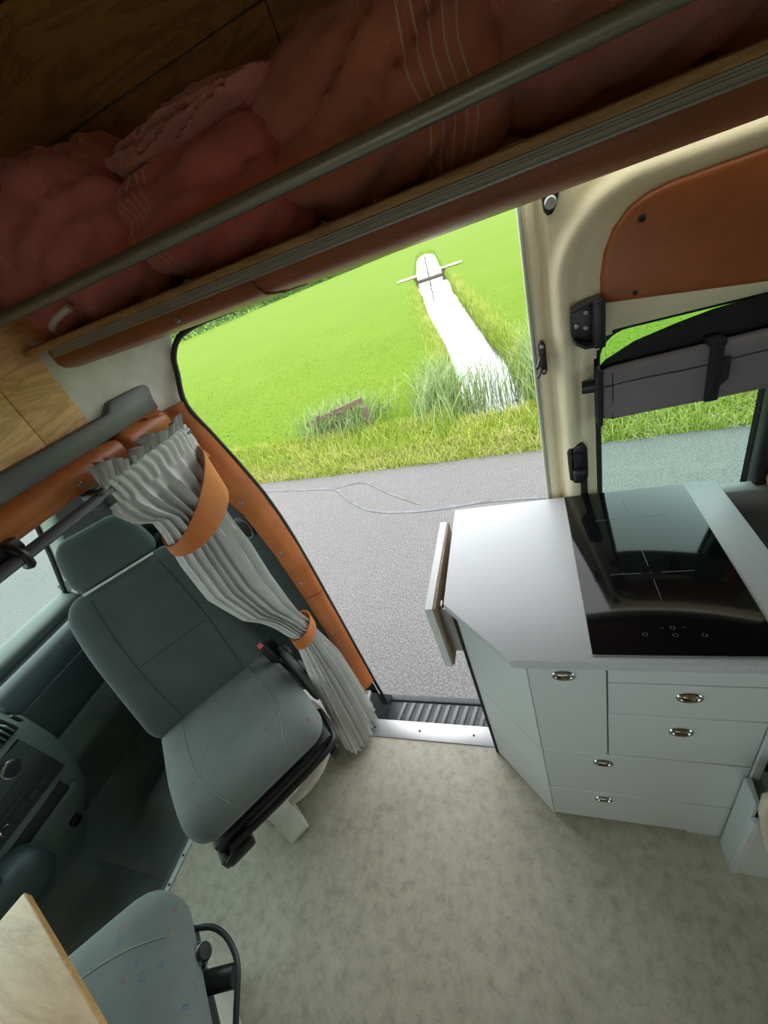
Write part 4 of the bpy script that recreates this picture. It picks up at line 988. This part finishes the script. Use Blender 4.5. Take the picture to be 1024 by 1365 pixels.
blades('bank_grass', np.concatenate([bank(4500, -1, 5, 20, .2), bank(4500, 1, 5, 20, .2)]), (.10, .28), .010, .9, 'verge_blade', 'longer grass along both ditch banks', 'grass', 'stuff')
def clump(n, cx, cy, sx, sy):
    x = rng.normal(cx, sx, n); y = np.maximum(rng.normal(cy, sy, n), road_edge(cx) + .35); return np.array([(a, b_, max(gh(a, b_), WZ) - .02) for a, b_ in zip(x, y)])
blades('reed_clump', clump(620, -2.75, 5.55, .36, .22), (.30, .62), .016, .8, 'reed_blade', 'leaning reed clump growing around the broken wooden fence', 'reeds', None, 3, None, (.30, -.05))
blades('reed_clump', clump(480, -1.10, 5.75, .20, .40), (.35, .85), .017, .7, 'reed_blade', 'tall reed clump on the ditch bank facing the broken fence', 'reeds', None, 3, None, (.12, 0))
blades('reed_clump', clump(150, -.42, 6.0, .24, .50), (.40, .90), .013, .6, 'reed_blade', 'sparse thin reeds standing in the ditch water', 'reeds', None, 3, None, (.05, 0))
blades('reed_clump', clump(430, .30, 6.0, .18, .60), (.40, .85), .016, .6, 'reed_blade', 'dense reed clump on the ditch bank beside the open door edge', 'reeds', None, 3, None, (-.08, 0))
fn = empty('broken_fence', (-2.6, 5.35, GZ), 'broken brown wooden fence standing in the reeds', 'fence')
def plank(name, a, c, h, th):
    a, c = Vector(a), Vector(c); d = (c - a); n = Vector((-d.y, d.x, 0)).normalized() * th / 2; t = B(); vs = []
    for p in (a, c):
        for s in (-1, 1):
            for z in (-h / 2, h / 2): vs.append(t.verts.new(p + n * s + Vector((0, 0, z))))
    for f in ((0, 1, 3, 2), (4, 6, 7, 5), (0, 4, 5, 1), (2, 3, 7, 6), (0, 2, 6, 4), (1, 5, 7, 3)): t.faces.new([vs[q] for q in f])
    return obj(name, t, 'weathered_wood', fn)
plank('rail', (-3.25, 5.45, -.36), (-2.15, 5.25, -.10), .075, .03); plank('rail', (-3.2, 5.45, -.50), (-2.7, 5.36, -.42), .085, .03)
for x, y, h in ((-3.02, 5.42, .36), (-2.62, 5.36, .42), (-2.18, 5.27, .38)): obj('post', bx(x - .04, x + .04, y - .0, y + .07, GZ - .1, GZ + h, .006), 'weathered_wood', fn)
# plank bridge across the ditch
bg = empty('plank_bridge', (-4.3, 24.5, GZ), 'pale plank bridge crossing the ditch', 'bridge')
cb, _ = dcw2(24.5)
for k in range(3): obj('plank', xf(bx(-1.75, 1.75, -.16 + k * .11, -.06 + k * .11, 0, .05, .006), (cb, 24.5, GZ + .06 + .01 * k), (0, 0, -.04)), 'pale_plank', bg)
for s in (-.75, .75): obj('support', bx(cb + s - .08, cb + s + .08, 24.35, 24.65, WZ - .1, GZ + .065), 'weathered_wood', bg)
obj('marker_post', bx(cb - .03, cb + .03, 24.30, 24.36, WZ - .1, GZ + .9, .005), 'weathered_wood', bg)
obj('dam', bx(cb - 1.0, cb + 1.0, 24.0, 24.9, WZ - .15, WZ + .05, .03), 'mud', bg)
# distant hedge line
hp = []
HX = [-44, -38, -34.5, -31.8, -29.9, -26.7, -20, -8]; HY = [27, 32, 37.5, 45, 52, 57, 68, 84]
for k in range(16000):
    x = rng.uniform(-44, -8); y = float(np.interp(x, HX, HY)) + abs(rng.normal(0, .5)); top = float(np.interp(x, [-44, -34, -27, -8], [1.5, 1.15, .8, .5])) + .3 * noise.noise(Vector((x * .9, 0, 0)))
    hp.append((x, y, GZ + max(.1, top) * rng.random() ** .7 - .1))
blades('hedge', np.array(hp), (.15, .35), .14, 1.0, 'hedge_leaf', 'distant green hedge along the far edge of the meadow', 'hedge', None)
